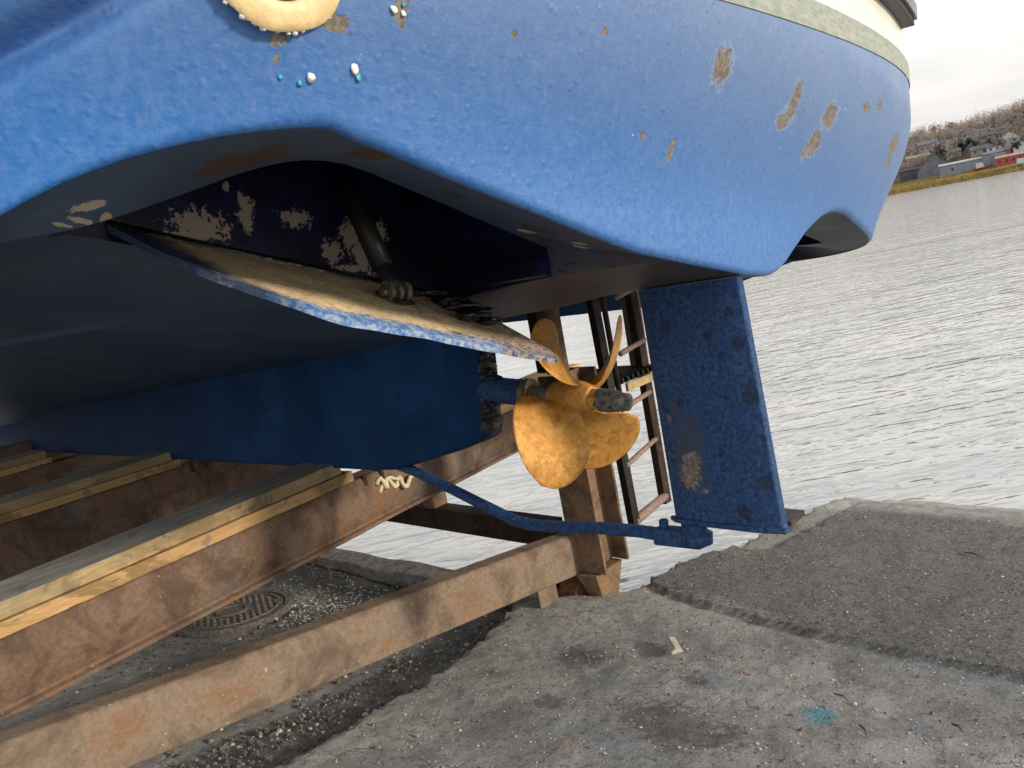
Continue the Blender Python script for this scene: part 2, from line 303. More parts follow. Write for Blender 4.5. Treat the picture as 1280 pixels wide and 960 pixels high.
def mat_land():
    m, nt, bs = newmat('autumn_hillside'); N = NT(nt); v = N.obj(); f = N.noise(v, .06, 6, .7); g = N.noise(v, .5, 4, .7); x, y, z = N.sep(v)
    a = N.ramp(f, [(.3, (.10, .085, .06)), (.5, (.19, .14, .08)), (.7, (.15, .13, .10))]); a = N.mix(N.sm(g, .4, .65, 0, .6), a, (.10, .08, .065))
    gr = N.mix(N.sm(g, .4, .6), (.27, .20, .07), (.17, .14, .06)); a = N.mix(N.sm(z, 3.2, 5, .95, 0), a, gr)
    setp(bs, N, a, .95, 0, .1); N.bump(bs, g, .6, .6); return m
M['land'] = mat_land()
plain('bare_birch_brush', (.33, .28, .245), .95, 0, .4, .25, 0, .1)  # brush lightened, distance haze mixed into its colour
plain('dark_conifer', (.045, .06, .045), .95, 0, .4, .4, 0, .1)
plain('distant_white', (.72, .72, .74), .7, 0, .05, 1, 0); plain('distant_grey', (.28, .31, .36), .7, 0, .1, .3, 0)
plain('distant_red', (.45, .10, .08), .7, 0, .15, .3, 0); plain('distant_dark', (.09, .10, .12), .7, 0, .3, .3, 0)  # dark tone lifted, distance haze painted into it
plain('distant_slate', (.17, .19, .225), .7, 0, .2, .3, 0); plain('distant_mauve', (.34, .28, .30), .7, 0, .1, .3, 0)  # slate lightened to carry distance haze in its colour
plain('distant_palegrey', (.5, .52, .56), .7, 0, .2, .4, 0); plain('distant_beige', (.42, .35, .27), .7, 0, .1, .3, 0); plain('distant_window', (.05, .06, .08), .3, 0, .1, 1, 0)
plain('distant_teal', (.45, .58, .60), .5, 0, .1, .3, 0); plain('distant_orange', (.60, .16, .06), .6, 0, .15, .3, 0)
plain('ivory_paint', (.88, .66, .34), .4, 0, .22, 14, .4, .4, .005); plain('white_blob', (.80, .80, .78), .35, 0, .05, 20, 0); plain('teal_blob', (.05, .35, .50), .35, 0, .2, 20, 0)
plain('dark_hole', (.006, .006, .007), .8, 0, .3, 10, 0); plain('brown_rust', (.20, .09, .03), .7, 0, .5, 60, .5)
plain('cast_iron', (.15, .135, .125), .7, .2, .5, 60, .6); plain('shell_white', (.62, .60, .54), .6, 0, .35, 200, 0); plain('pebble_grey', (.14, .13, .12), .8, 0, .6, 90, .2)
plain('twig_brown', (.13, .08, .05), .8, 0, .4, 60, .3); plain('wood_chip_pale', (.50, .48, .43), .7, 0, .35, 60, .4); plain('curb_concrete', (.22, .215, .20), .85, 0, .4, 18, .8, .2, .01)
plain('black_steel', (.018, .016, .015), .6, .2, .6, 50, .5); plain('dark_board', (.05, .045, .045), .7, 0, .4, 20, .3); plain('pink_pipe_rust', (.27, .19, .165), .7, 0, .35, 50, .4)
plain('yellow_twine', (.66, .60, .42), .8, 0, .2, 80, .4)

# ------------------------------------------------------------------ geometry helpers
class MB:
    """collects shapes given in a working frame"""
    def __init__(s): s.v = []; s.f = []
    def add(s, v, f):
        o = len(s.v); s.v += [tuple(map(float, p)) for p in v]; s.f += [tuple(i+o for i in q) for q in f]; return s
    def box(s, lo, hi, M_=None):
        v = [(x, y, z) for x in (lo[0], hi[0]) for y in (lo[1], hi[1]) for z in (lo[2], hi[2])]
        if M_ is not None: v = [tuple(M_ @ Vector(p)) for p in v]
        return s.add(v, [(0, 1, 3, 2), (4, 6, 7, 5), (0, 4, 5, 1), (2, 3, 7, 6), (0, 2, 6, 4), (1, 5, 7, 3)])
    def hexa(s, a, b):      # two quads
        return s.add(list(a)+list(b), [(3, 2, 1, 0), (4, 5, 6, 7), (0, 1, 5, 4), (1, 2, 6, 5), (2, 3, 7, 6), (3, 0, 4, 7)])
    def prism(s, prof, P, Q, up=(0, 0, 1), wob=0):
        """extrude a 2-D profile (side, up) from P to Q"""
        P = Vector(P); Q = Vector(Q); d = (Q-P); L = d.length; d.normalize(); side = d.cross(Vector(up)).normalized(); u = side.cross(d)
        n = max(1, int(L/.12)) if wob else 1; rows = []
        for i in range(n+1):
            c = P.lerp(Q, i/n)
            for (a, b) in prof:
                w = Vector((0, 0, 0))
                if wob: w = noise.noise_vector((c+side*a+u*b)*3.1)*wob
                rows.append(c+side*a+u*b+w)
        k = len(prof); f = [(i*k+j, i*k+(j+1) % k, (i+1)*k+(j+1) % k, (i+1)*k+j) for i in range(n) for j in range(k)]
        f.append(tuple(range(k-1, -1, -1))); f.append(tuple(n*k+j for j in range(k)))
        return s.add(rows, f)
    def tube(s, pts, r, n=14, cap=True, wob=0):
        pts = [Vector(p) for p in pts]; R = r if hasattr(r, '__len__') else [r]*len(pts); rows = []
        t0 = (pts[1]-pts[0]).normalized(); u = t0.orthogonal().normalized()
        for i, p in enumerate(pts):
            t = (pts[min(i+1, len(pts)-1)]-pts[max(i-1, 0)]).normalized(); u = (u-t*u.dot(t)).normalized(); w = t.cross(u)
            for j in range(n):
                a = 2*PI*j/n; q = p+(u*math.cos(a)+w*math.sin(a))*R[i]
                if wob: q += noise.noise_vector(q*40)*wob
                rows.append(q)
        f = [(i*n+j, i*n+(j+1) % n, (i+1)*n+(j+1) % n, (i+1)*n+j) for i in range(len(pts)-1) for j in range(n)]
        if cap: f += [tuple(range(n-1, -1, -1)), tuple((len(pts)-1)*n+j for j in range(n))]
        return s.add(rows, f)
    def blob(s, c, r, wob=.2, n=2, sc=(1, 1, 1), fr=2.):
        bm = bmesh.new(); bmesh.ops.create_icosphere(bm, subdivisions=n, radius=1)
        off = Vector((random.random()*9, random.random()*9, random.random()*9))
        v = []
        for q in bm.verts:
            k = 1+wob*noise.noise(q.co*fr+off)*2; v.append((c[0]+q.co.x*r*sc[0]*k, c[1]+q.co.y*r*sc[1]*k, c[2]+q.co.z*r*sc[2]*k))
        f = [tuple(l.index for l in q.verts) for q in bm.faces]; bm.free(); return s.add(v, f)
ROOTS = {}
def setprops(o, label=None, cat=None, group=None, kind=None):
    if label: o['label'] = label
    if cat: o['category'] = cat
    if group: o['group'] = group
    if kind: o['kind'] = kind
def build(name, mb, mat, parent=None, frame=YARD, smooth=False, bevel=0, attrs=None, seg=2, recalc=True, world=False, **pr):
    me = bpy.data.meshes.new(name)
    Wv = np.array(mb.v, float)
    if not world:
        F = np.array(frame); Wv = Wv@F[:3, :3].T + F[:3, 3]
    o = bpy.data.objects.new(name, me); COL.objects.link(o)
    if parent is not None:
        inv = np.array(ROOTS[parent.name].inverted()); Wv = Wv@inv[:3, :3].T+inv[:3, 3]; o.parent = parent; ROOTS[name_key(o)] = ROOTS[parent.name]
    elif frame is YARD and not world:      # stands in the yard: keep yard axes, origin at its base
        lo = Wv.min(0); hi = Wv.max(0); c = np.array([(lo[0]+hi[0])/2, (lo[1]+hi[1])/2, lo[2]])
        if pr.get('kind') == 'structure': c = np.array(YARD)[:3, 3]
        Mx = YARD.copy(); Mx.translation = Vector(c); o.matrix_world = Mx; ROOTS[name_key(o)] = Mx
        inv = np.array(Mx.inverted()); Wv = Wv@inv[:3, :3].T+inv[:3, 3]
    else:
        lo = Wv.min(0); hi = Wv.max(0); c = np.array([(lo[0]+hi[0])/2, (lo[1]+hi[1])/2, lo[2]])
        if pr.get('kind') == 'structure': c = np.zeros(3)
        o.location = Vector(c); Mx = Matrix.Translation(Vector(c)); ROOTS[name_key(o)] = Mx; Wv = Wv-c
    me.from_pydata([tuple(p) for p in Wv], [], mb.f); me.update()
    if recalc:
        bm = bmesh.new(); bm.from_mesh(me); bmesh.ops.recalc_face_normals(bm, faces=bm.faces); bm.to_mesh(me); bm.free()
    if attrs:
        for k, arr in attrs.items():
            at = me.attributes.new(k, 'FLOAT', 'POINT'); at.data.foreach_set('value', np.array(arr, dtype=np.float32))
    me.materials.append(M[mat])
    if smooth:
        for p in me.polygons: p.use_smooth = True
    if bevel:
        b = o.modifiers.new('bevel', 'BEVEL'); b.width = bevel; b.segments = seg; b.limit_method = 'ANGLE'; b.angle_limit = math.radians(40)
        if not smooth:
            for p in me.polygons: p.use_smooth = True
            b.harden_normals = True
    setprops(o, **pr); return o
def name_key(o): return o.name
def root(name, mat4, label, cat, group=None):
    o = bpy.data.objects.new(name, None); COL.objects.link(o); o.matrix_world = mat4; o.empty_display_size = .2
    ROOTS[o.name] = mat4.copy(); setprops(o, label, cat, group); return o
def yroot(name, x, y, z, label, cat, group=None):
    m = YARD.copy(); m.translation = Vector(W(x, y, z)); return root(name, m, label, cat, group)
def grid(rows, close=False):
    n = len(rows[0]); v = [p for r in rows for p in r]
    f = [(i*n+j, i*n+j+1, (i+1)*n+j+1, (i+1)*n+j) for i in range(len(rows)-1) for j in range(n-1)]
    return v, f

# ------------------------------------------------------------------ THE BOAT (hull frame)
LIP = [(-1.9, .03), (-1.72, .041), (-1.68, .058), (-1.64, .085), (-1.6, .111), (-1.56, .135), (-1.52, .154), (-1.48, .171), (-1.44, .184), (-1.4, .196), (-1.36, .206), (-1.32, .214), (-1.28, .221), (-1.24, .227), (-1.2, .229), (-1.16, .215), (-1.12, .205), (-1.0, .172), (-.88, .14), (-.76, .11), (-.64, .079), (-.56, .06), (-.48, .044), (-.4, .034), (-.28, .022), (-.16, .012), (-.04, .002), (.0, -.002), (.12, -.004), (.16, .001), (.2, .012), (.24, .029), (.28, .053), (.32, .077), (.36, .099), (.4, .122), (.44, .142), (.48, .16), (.52, .178), (.56, .193), (.6, .202), (.64, .21), (.72, .214), (.8, .212), (.88, .203), (.96, .196), (1.04, .19), (1.16, .184), (1.32, .178), (1.5, .176), (1.7, .175), (1.9, .175)]
ly_, lz_ = zip(*LIP)
def lipz(y): return float(np.interp(y, ly_, lz_))
def rake(z):
    t = min(1, max(0, (z-.12)/.5)); return .175*t*t*(3-2*t)
def crease(y, z):
    d = (z-.322)-.62*(y+1.575); along = min(1, max(0, (-1.40-y)/.14))
    return -.050*math.exp(-(d/.024)**2)*along + (.02*along*min(1, max(0, d/.06)) if d > 0 else 0)
def plan(y): return -.7*(1-max(0, 1-min(1, abs(y)/1.9)**2.5)**.4)
def sternx(y, z): return plan(y)+rake(z)+crease(y, z)
us = np.linspace(-1, 1, 461)
ys = [math.copysign(1.9*(1-(1-abs(u))**1.6), u) if abs(u) < 1 else math.copysign(1.9, u) for u in us]
side = [(-1.3, 1.9), (-2.5, 1.92), (-4, 1.85), (-5.5, 1.6), (-7, 1.1), (-8.4, .4), (-9, .03)]
def zs1(y): return .594+.1*y
def zs2(y): return .668+.09*y
def zr(y): return .80+.055*y
cols = [('side', x, -y) for x, y in reversed(side)]+[('st', y, 0) for y in ys]+[('side', x, y) for x, y in side]
def colpt(c, z):
    if c[0] == 'st':
        y = c[1]
        if abs(y) < 1.8999: return (sternx(y, z), y, z)
        return (-.7+rake(z), y, z)
    return (c[1]+rake(z)*max(0, 1+c[1]/4.), c[2]*(1+.1*max(0, z-.3)*(-c[1]/9)), z)
def cy(c): return c[1] if c[0] == 'st' else math.copysign(1.9, c[2])
def clip(c):
    y = cy(c); z = lipz(y)
    return z if c[0] == 'st' else .03+(-c[1]-.7)*.006
def band(f0, f1, n, off=0, roll=False):
    rows = []
    ts = np.linspace(0, 1, n)
    if roll: ts = np.concatenate([[0, .012, .03, .05, .08], np.linspace(.1, 1, n)])
    for i, t in enumerate(ts):
        r = []
        for c in cols:
            a = f0(c); b = f1(c); z = a+(b-a)*t; p = list(colpt(c, z))
            if roll:
                h = z-a; R = .016
                if h < R:
                    k = R-math.sqrt(max(0, R*R-(R-h)**2)); L = math.hypot(p[0]+2, p[1]); p[0] -= k; 
            if off: 
                p[0] += off*(1 if c[0] == 'st' else .2); p[1] += off*np.sign(p[1])*min(1, abs(p[1])/1.2)
            r.append(tuple(p))
        rows.append(r)
    return grid(rows)
boat = root('boat', HULL, 'white hulled boat on the slip cradle with its blue painted stern overhead', 'boat')
v, f = band(clip, lambda c: zs1(cy(c)), 70, roll=True)
hull = build('hull', MB().add(v, f), 'stern', boat, HULL, smooth=True, recalc=False, label='blue painted stern and sides with worn primer patches')
v, f = band(lambda c: zs1(cy(c))-.001, lambda c: zs2(cy(c)), 5, off=.0025); build('boot_stripe', MB().add(v, f), 'stripe', boat, HULL, smooth=True, recalc=False)
v, f = band(lambda c: zs2(cy(c))-.001, lambda c: 1.9, 12); build('topside', MB().add(v, f), 'white_gelcoat', boat, HULL, smooth=True, recalc=False)
# rub rail: rubber body with a scuffed metal strip
def railring(z0, z1, o0, o1):
    rows = []
    rc_ = [c for c in cols if cy(c) < 1.075]
    for (dz, o) in ((z0, o0), (z0, o1), (z1, o1), (z1, o0), (z0, o0)):
        r = []
        for c in rc_:
            z = zr(cy(c))+dz; p = list(colpt(c, z)); y = cy(c)
            nx = 1.0; ny = 0.
            if c[0] == 'st' and abs(y) < 1.89:
                e = .01; dx = (plan(y+e)-plan(y-e))/(2*e); L = math.hypot(1, dx); nx = 1/L; ny = -dx/L
            else: nx = 0; ny = np.sign(y)
            r.append((p[0]+nx*o, p[1]+ny*o, z))
        rows.append(r)
    v, f = grid(rows); n = len(rc_); f.append((n-1, 2*n-1, 3*n-1, 4*n-1)); return v, f
v, f = railring(0, .085, -.01, .040); rr = build('rub_rail', MB().add(v, f), 'black_rubber', boat, HULL, recalc=False)
v, f = railring(.018, .066, .039, .050); build('rail_strip', MB().add(v, f), 'scuffed_rail_metal', rr, HULL, recalc=False)
# deck closing the top, well above the picture
dk = []
for c in cols: dk.append([(colpt(c, 1.9)), (colpt(c, 1.9)[0], 0, 1.93)])
v, f = grid(dk); build('deck', MB().add(v, f), 'white_gelcoat', boat, HULL, recalc=False)

# bottom with the trim tab recesses
ARCH = [(-1.9, .03), (-1.7, .05), (-1.56, .085), (-1.502, .10), (-1.426, .128), (-1.372, .151), (-1.301, .181), (-1.239, .209), (-1.174, .233), (-1.131, .246), (-1.087, .255), (-1.042, .259), (-.995, .258), (-.927, .246), (-.856, .227), (-.745, .2), (-.623, .168), (-.488, .134), (-.382, .108), (-.379, .034), (0, -.004), (.379, .034), (.382, .13), (.6, .2), (.9, .24), (1.1, .24), (1.4, .20), (1.7, .18), (1.9, .178)]
ay_, az_ = zip(*ARCH)
SEAM = [(-9, -.56), (-8.4, -.53), (-5.6, -.30), (-3.4, -.185), (-2.05, -.125), (-1.3, -.088), (-.9, -.035), (-.3, -.012), (0, -.004)]
def zc(x): return float(np.interp(x, [a for a, b in SEAM], [b for a, b in SEAM]))
def zbase(x, y):
    a = abs(y)
    if y > 0:
        return max(zc(x), -.012-.02*max(0, -x-2.5))+.235*(min(a, 1.9)/1.5)**1.0
    z = zc(x)+(.20+.0*x)*(min(a, 1.38)/1.38)**1.15
    if x < -2: z += (-.02*(x+2)**1)*0
    if a > 1.38: z -= .13*((a-1.38)/.5)**1.2
    if .15 > a: pass
    return z
CX0, CX1, CY0, CY1 = -.36, -.79, .38, 1.43
rows = []
yb = sorted(set([round(float(q), 4) for q in np.linspace(-1.899, 1.899, 240)]+[-1.43, -.3805, -.3795, .3795, .3805, 1.43]))
xb_fwd = [-.36, -.42, -.5, -.6, -.7, -.79, -.9, -1.05, -1.2, -1.4, -1.7, -2.1, -2.6, -3.2, -4, -5, -6, -7, -8, -9]
def halfw(x): return float(np.interp(-x, [0, .36, .7, 1.3, 2.5, 4, 5.5, 7, 8.4, 9], [1.9]*5+[1.85, 1.6, 1.1, .4, .03]))
mb = MB()
# strip between lip and recess edge
rows = []
for t in np.linspace(0, 1, 9):
    r = []
    for y in yb:
        lx = sternx(y, lipz(y))-.012; lz = lipz(y)+.0005; ax = min(CX0, lx-.004); az = float(np.interp(y, ay_, az_))
        r.append((lx+(ax-lx)*t, y, lz+(az-lz)*(t if t > 0 else 0)))
    rows.append(r)
v, f = grid(rows); mb.add(v, f)
rows = []
for x in xb_fwd:
    r = []
    hw = halfw(x)
    for y in yb:
        lx = sternx(y, lipz(y))-.012; xx = min(x, min(CX0, lx-.004)-(CX0-x)); k = min(1, max(0, (CX0-x)/.3)); k = k*k*(3-2*k)
        yy = y*hw/1.9 if x < -2.4 else y
        zz = float(np.interp(y, ay_, az_))*(1-k)+zbase(x, y)*k; r.append((xx, yy, zz))
    rows.append(r)
v, f = grid(rows); n = len(yb)
ff = []
for q in f:
    ps = [v[i] for i in q]; cx = sum(p[0] for p in ps)/4; cyy = abs(sum(p[1] for p in ps)/4)
    if CX1 < cx < CX0 and CY0 < cyy < CY1: continue
    ff.append(q)
mb.add(v, ff)
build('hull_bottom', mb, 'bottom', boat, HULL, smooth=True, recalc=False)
for sg in (-1, 1):
    mb = MB(); zt = .52; yl = [sg*q for q in np.linspace(CY0, CY1, 30)]
    az = lambda y: float(np.interp(y, ay_, az_))
    v, f = grid([[(CX1, y, zbase(CX1, y)-.002) for y in yl], [(CX1, y, zt) for y in yl], [(CX0, y, zt) for y in yl], [(CX0+.0, y, az(y)) for y in yl]]); mb.add(v, f)
    xs = [-.36, -.42, -.5, -.6, -.7, -.79]
    for yy in (sg*CY0, sg*CY1):
        k = lambda x: (lambda q: q*q*(3-2*q))(min(1, max(0, (CX0-x)/.3)))
        v, f = grid([[(x, yy, float(np.interp(yy*.995 if abs(yy) < 1 else yy, ay_, az_))*(1-k(x))+zbase(x, yy)*k(x)) for x in xs], [(x, yy, zt) for x in xs]]); mb.add(v, f)
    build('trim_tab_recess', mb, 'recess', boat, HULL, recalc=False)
# chamfer along the inboard edge of the port recess
mb = MB().prism([(0, 0), (.0, .045), (.028, .045), (.03, .003)], (-.79, -.3815, .036), (-.36, -.3815, .036)); build('recess_chamfer', mb, 'recess', boat, HULL)
# keel
kp = [(-1.263, -.02), (-1.02, -.02), (-1.018, -.146), (-1.015, -.261), (-1.014, -.447), (-1.10, -.478), (-1.227, -.515), (-1.59, -.601), (-1.75, -.611), (-8.252, -.727), (-8.6, -.60), (-8.7, -.4), (-5, -.15)]
mb = MB(); v = [(x, -.05, z) for x, z in kp]+[(x, .05, z) for x, z in kp]; k = len(kp)
mb.add(v, [tuple(range(k)), tuple(range(2*k-1, k-1, -1))]+[(i, i+k, (i+1) % k+k, (i+1) % k) for i in range(k)])
keel = build('keel', mb, 'keel', boat, HULL, bevel=.018, seg=3)
# ragged stern bearing flange at the keel end
mb = MB()
for i in range(26):
    z = -.16-.27*i/25; mb.blob((-1.012, -.012+random.uniform(-.012, .012), z), random.uniform(.012, .022), .3, 2, (.9, 2.3, 1.5), 1.5)
for i in range(8): mb.blob((-.985+random.uniform(-.01, .015), -.03, -.285+random.uniform(-.11, .11)), random.uniform(.007, .013), .4, 2, (1.5, 1, .8))
build('bearing_flange', mb, 'sealant', boat, HULL, smooth=True)
SD = Vector((-.414+1.025, 0, -.339+.285)).normalized()
def sp(x): return Vector((x, 0, -.285+(x+1.025)*SD.z/SD.x))
mb = MB().tube([sp(-1.03), sp(-.99), sp(-.985), sp(-.84)], [.062, .056, .047, .045], 24, wob=.002); build('stern_tube', mb, 'rudder', boat, HULL, smooth=True)
mb = MB().tube([sp(-.845), sp(-.843), sp(-.822), sp(-.82)], [.040, .051, .051, .040], 24); build('tube_collar', mb, 'dull_shaft_metal', boat, HULL, bevel=.003)
mb = MB().tube([sp(-.85), sp(-.42)], .028, 20, wob=.0006); build('propeller_shaft', mb, 'dull_shaft_metal', boat, HULL, smooth=True)
# propeller
PC = sp(-.635); su = Vector((0, 0, 1)); su = (su-SD*su.dot(SD)).normalized(); st = Vector((0, 1, 0))
mb = MB().tube([PC-SD*.085, PC-SD*.08, PC-SD*.03, PC+SD*.03, PC+SD*.075, PC+SD*.08], [.038, .046, .056, .056, .044, .038], 28); prop = build('propeller', mb, 'bronze', boat, HULL, smooth=True, label='golden bronze propeller hub with four broad blades')
def blade(th0):
    NR, NC = 30, 22; R1 = .326; r0 = .035; P = .92; lay = [[], []]
    for i in range(NR+1):
        q = i/NR; r = r0+(R1-r0)*math.sin(q*PI/2)**1.0 if 0 else r0+(R1-r0)*q
        e = max(0, 1-((q-.58)/.42)**2.0 if q > .58 else 1-((.58-q)/.58)**2*.62); c = .305*e**.6 if q > .58 else .305*(.34+.66*math.sin(q/.58*PI/2)**1.25)
        c = max(c, .004); phi = math.atan(P/(2*PI*max(r, .075))); sk = .03*q*q
        for j in range(NC+1):
            t = (j/NC-.5)*c+sk; th = th0+.16-t*math.cos(phi)/max(r, .1)-.33*q**2.2
            rad = su*math.cos(th)+st*math.sin(th); tang = -su*math.sin(th)+st*math.cos(th)
            th_ = .008*(1-q*.7)*(1-(2*j/NC-1)**2)**.5*min(1, (1-q)*8)+.0012; p = PC+rad*r+SD*(t*math.sin(phi)+.03*q); nrm = (SD*math.cos(phi)+tang*math.sin(phi))
            lay[0].append(p+nrm*th_*.5); lay[1].append(p-nrm*th_*.5)
    n = NC+1; k = (NR+1)*n; f = []
    for L in range(2):
        for i in range(NR):
            for j in range(NC):
                a = L*k+i*n+j; q = (a, a+1, a+n+1, a+n); f.append(q if L else q[::-1])
    rim = [i*n for i in range(NR+1)]+[NR*n+j for j in range(1, n)]+[i*n+NC for i in range(NR-1, -1, -1)]
    for a, b in zip(rim[:-1], rim[1:]): f.append((a, b, b+k, a+k))
    return MB().add(lay[0]+lay[1], f)
TH0 = math.radians(-35)
for i in range(4): build('blade', blade(TH0+i*PI/2), 'bronze', prop, HULL, smooth=True)
mb = MB().tube([PC+SD*.08, PC+SD*.082, PC+SD*.115, PC+SD*.118], [.028, .036, .036, .028], 6); build('propeller_nut', mb, 'bronze', prop, HULL, bevel=.002)
mb = MB().tube([PC+SD*t for t in (.1, .115, .14, .17, .20, .222, .23)], [.03, .037, .037, .034, .028, .019, .004], 20, wob=.004); build('anode', mb, 'crusted_anode', prop, HULL, smooth=True)
# rudder
mb = MB(); secs = []
def rsec(z, x0, x1, th, ex=0):
    pr = []; n = 12
    for i in range(n+1):
        q = i/n; pr.append((x0+(x1-x0)*q, -(th/2)*(min(1, math.sqrt(max(0, 1-(1-min(1, q*3.2))**2)))*(1-.45*max(0, (q-.8)/.2)))-ex))
    pr = [(x, y if i > 0 else 0) for i, (x, y) in enumerate(pr)]
    return [(x, y, z) for x, y in pr]+[(x, -y, z) for x, y in reversed(pr[1:])]
n_ = 24
rows = []
for i in range(n_+1):
    q = i/n_; z = -.006-.676*q; x0 = -.350+.07*q; x1 = -.022+.080*q
    rows.append(rsec(z, x0, x1, .056))
v, f = grid([r+[r[0]] for r in rows]); mb.add(v, f); m_ = len(rows[0]); mb.add(rows[0], [tuple(range(m_))]); mb.add(rows[-1], [tuple(range(m_-1, -1, -1))])
rud = build('rudder', mb, 'rudder', boat, HULL, bevel=.006, label='blue rudder blade with pitted paint and a bare patch')
mb = MB()
v = rsec(-.678, -.300, .066, .076); v2 = rsec(-.692, -.300, .066, .076); k = len(v)
mb.add(v+v2, [tuple(range(k)), tuple(range(2*k-1, k-1, -1))]+[(i, (i+1) % k, (i+1) % k+k, i+k) for i in range(k)])
build('end_plate', mb, 'rudder', rud, HULL, bevel=.004)
mb = MB().tube([(-.215, 0, -.69), (-.215, 0, -.735)], .032, 20, wob=.002).tube([(-.215, 0, -.72), (-.215, 0, -.752)], .046, 20, wob=.002); build('pintle', mb, 'rudder', rud, HULL, smooth=True)
mb = MB().tube([(-.24, 0, .0), (-.24, 0, .12)], .03, 16); build('rudder_stock', mb, 'dull_shaft_metal', rud, HULL, smooth=True)
# heel bar
def hb(px, py):
    r = ray(px, py); t = (0-(CO-HO)@HY)/(r@HY); p = CO+r*t-HO; return (p@A, p@HY, p@HZ)
pts = [hb(*q) for q in ((500, 582), (520, 590), (560, 609), (600, 629), (640, 649), (652, 653), (665, 656), (690, 658), (750, 660), (800, 664), (826, 668))]
P_ = np.array(pts); dense = []
for i in range(len(pts)-1):
    for k in range(4): dense.append(tuple(P_[i]+(P_[i+1]-P_[i])*k/4))
dense.append(pts[-1])
mb = MB().tube(dense, .0205, 18, wob=.0012); bar = build('heel_bar', mb, 'rudder', boat, HULL, smooth=True)
a_ = Vector(hb(822, 667)); b_ = Vector(hb(880, 673))
mb = MB().prism([(-.03, -.03), (.03, -.03), (.034, .02), (.01, .024), (-.034, .02)], a_, b_, wob=.004); build('clamp_block', mb, 'rudder', bar, HULL, bevel=.006)
for q in (.2, .68):
    c = a_.lerp(b_, q); mb = MB().tube([c+Vector((0, -.01, .01)), c+Vector((0, -.01, .046)), c+Vector((0, -.01, .05))], [.015, .015, .009], 6); build('bolt', mb, 'rudder', bar, HULL, bevel=.002)
# trim tab: hinge forward, drooping aft
h0 = Vector((-.78, -1.315, .180)); h1 = Vector((-.75, -.36, .005)); e0 = Vector((-.35, -1.19, -.033)); e1 = Vector((-.35, -.336, -.2))
mb = MB(); NU, NV = 14, 60; edge = []; span = []; lay = []
nn = (e0-h0).cross(h1-h0).normalized(); nn = nn if nn.z > 0 else -nn
for s in (0, 1):
    for i in range(NU+1):
        for j in range(NV+1):
            w = j/NV; u = i/NU*(1-(.42*(1-w/.22)**2.2 if w < .22 else 0)-(.30*((w-.93)/.07)**2 if w > .93 else 0)); p = h0.lerp(h1, w).lerp(e0.lerp(e1, w), u)
            p = p+Vector((.008*noise.noise(p*14), 0, .004*noise.noise(p*9)))
            dd = min((1-i/NU)*.42, w*.9); lay.append(p+nn*(.007 if s == 0 else -.007)); edge.append(min(1, dd/.13) if s == 0 else .0); span.append(w)
n = NV+1; k = (NU+1)*n; f = []
for L in range(2):
    for i in range(NU):
        for j in range(NV):
            a = L*k+i*n+j; q = (a, a+1, a+n+1, a+n); f.append(q[::-1] if L else q)
rim = [i*n for i in range(NU+1)]+[NU*n+j for j in range(1, n)]+[i*n+NV for i in range(NU-1, -1, -1)]+[j for j in range(NV-1, -1, -1)]
for a, b in zip(rim, rim[1:]): f.append((a, b, b+k, a+k))
mb.add(lay, f); tab = build('trim_tab', mb, 'plate', boat, HULL, attrs={'edge': edge, 'span': span}, label='worn blue and bare trim tab plate drooping from its hinge')
mb = MB().tube([h0+Vector((-.01, 0, .01)), h1+Vector((-.01, 0, .01))], .012, 10, wob=.002); build('hinge', mb, 'sealant', tab, HULL, smooth=True)
def onplane(px, py, p0, nrm):
    r = ray(px, py); O_ = CO-HO; o = Vector((O_@A, O_@HY, O_@HZ)); d = Vector((r@A, r@HY, r@HZ)); return o+d*((p0-o).dot(nrm)/d.dot(nrm))
q0 = onplane(497, 380, e0, nn)
mb = MB()
for (px, py, r) in ((560, 384, .03), (575, 390, .032), (592, 398, .028), (612, 408, .018), (540, 374, .022), (600, 402, .02), (520, 374, .016), (585, 402, .022)):
    mb.blob(onplane(px, py, e0, nn)+nn*.016, r*1.2, .22, 3, (1.3, 1.5, .5), 1.6)
build('sealant_lump', mb, 'sealant', tab, HULL, smooth=True)
mb = MB().box((-.03, -.035, -.004), (.05, .035, .006), Matrix.Translation(q0+nn*.012) @ nn.to_track_quat('Z', 'X').to_matrix().to_4x4()); build('bracket', mb, 'sealant', tab, HULL, bevel=.002)
mb = MB()
top = q0+Vector((-.16, -.02, .36))
mb.tube([q0+nn*.02+Vector((0, 0, .02)), q0+Vector((-.03, 0, .07)), top], [.016, .018, .018], 14).tube([q0+Vector((-.045, -.003, .10)), top], [.028, .028], 16)
build('trim_ram', mb, 'black_rubber', boat, HULL, smooth=True)
ram_c = q0+Vector((0, 0, .03))
mb = MB()
for dy in (-.026, .0, .026):
    c = ram_c+Vector((0, dy, 0)); mb.tube([c+Vector((0, -.008, 0)), c+Vector((0, -.0085+.001, 0)), c+Vector((0, .008, 0))], [.026, .03, .026], 18)
mb.tube([ram_c+Vector((0, -.045, 0)), ram_c+Vector((0, .045, 0))], .011, 10); build('ram_clevis', mb, 'dull_shaft_metal', boat, HULL, smooth=True, bevel=.003)
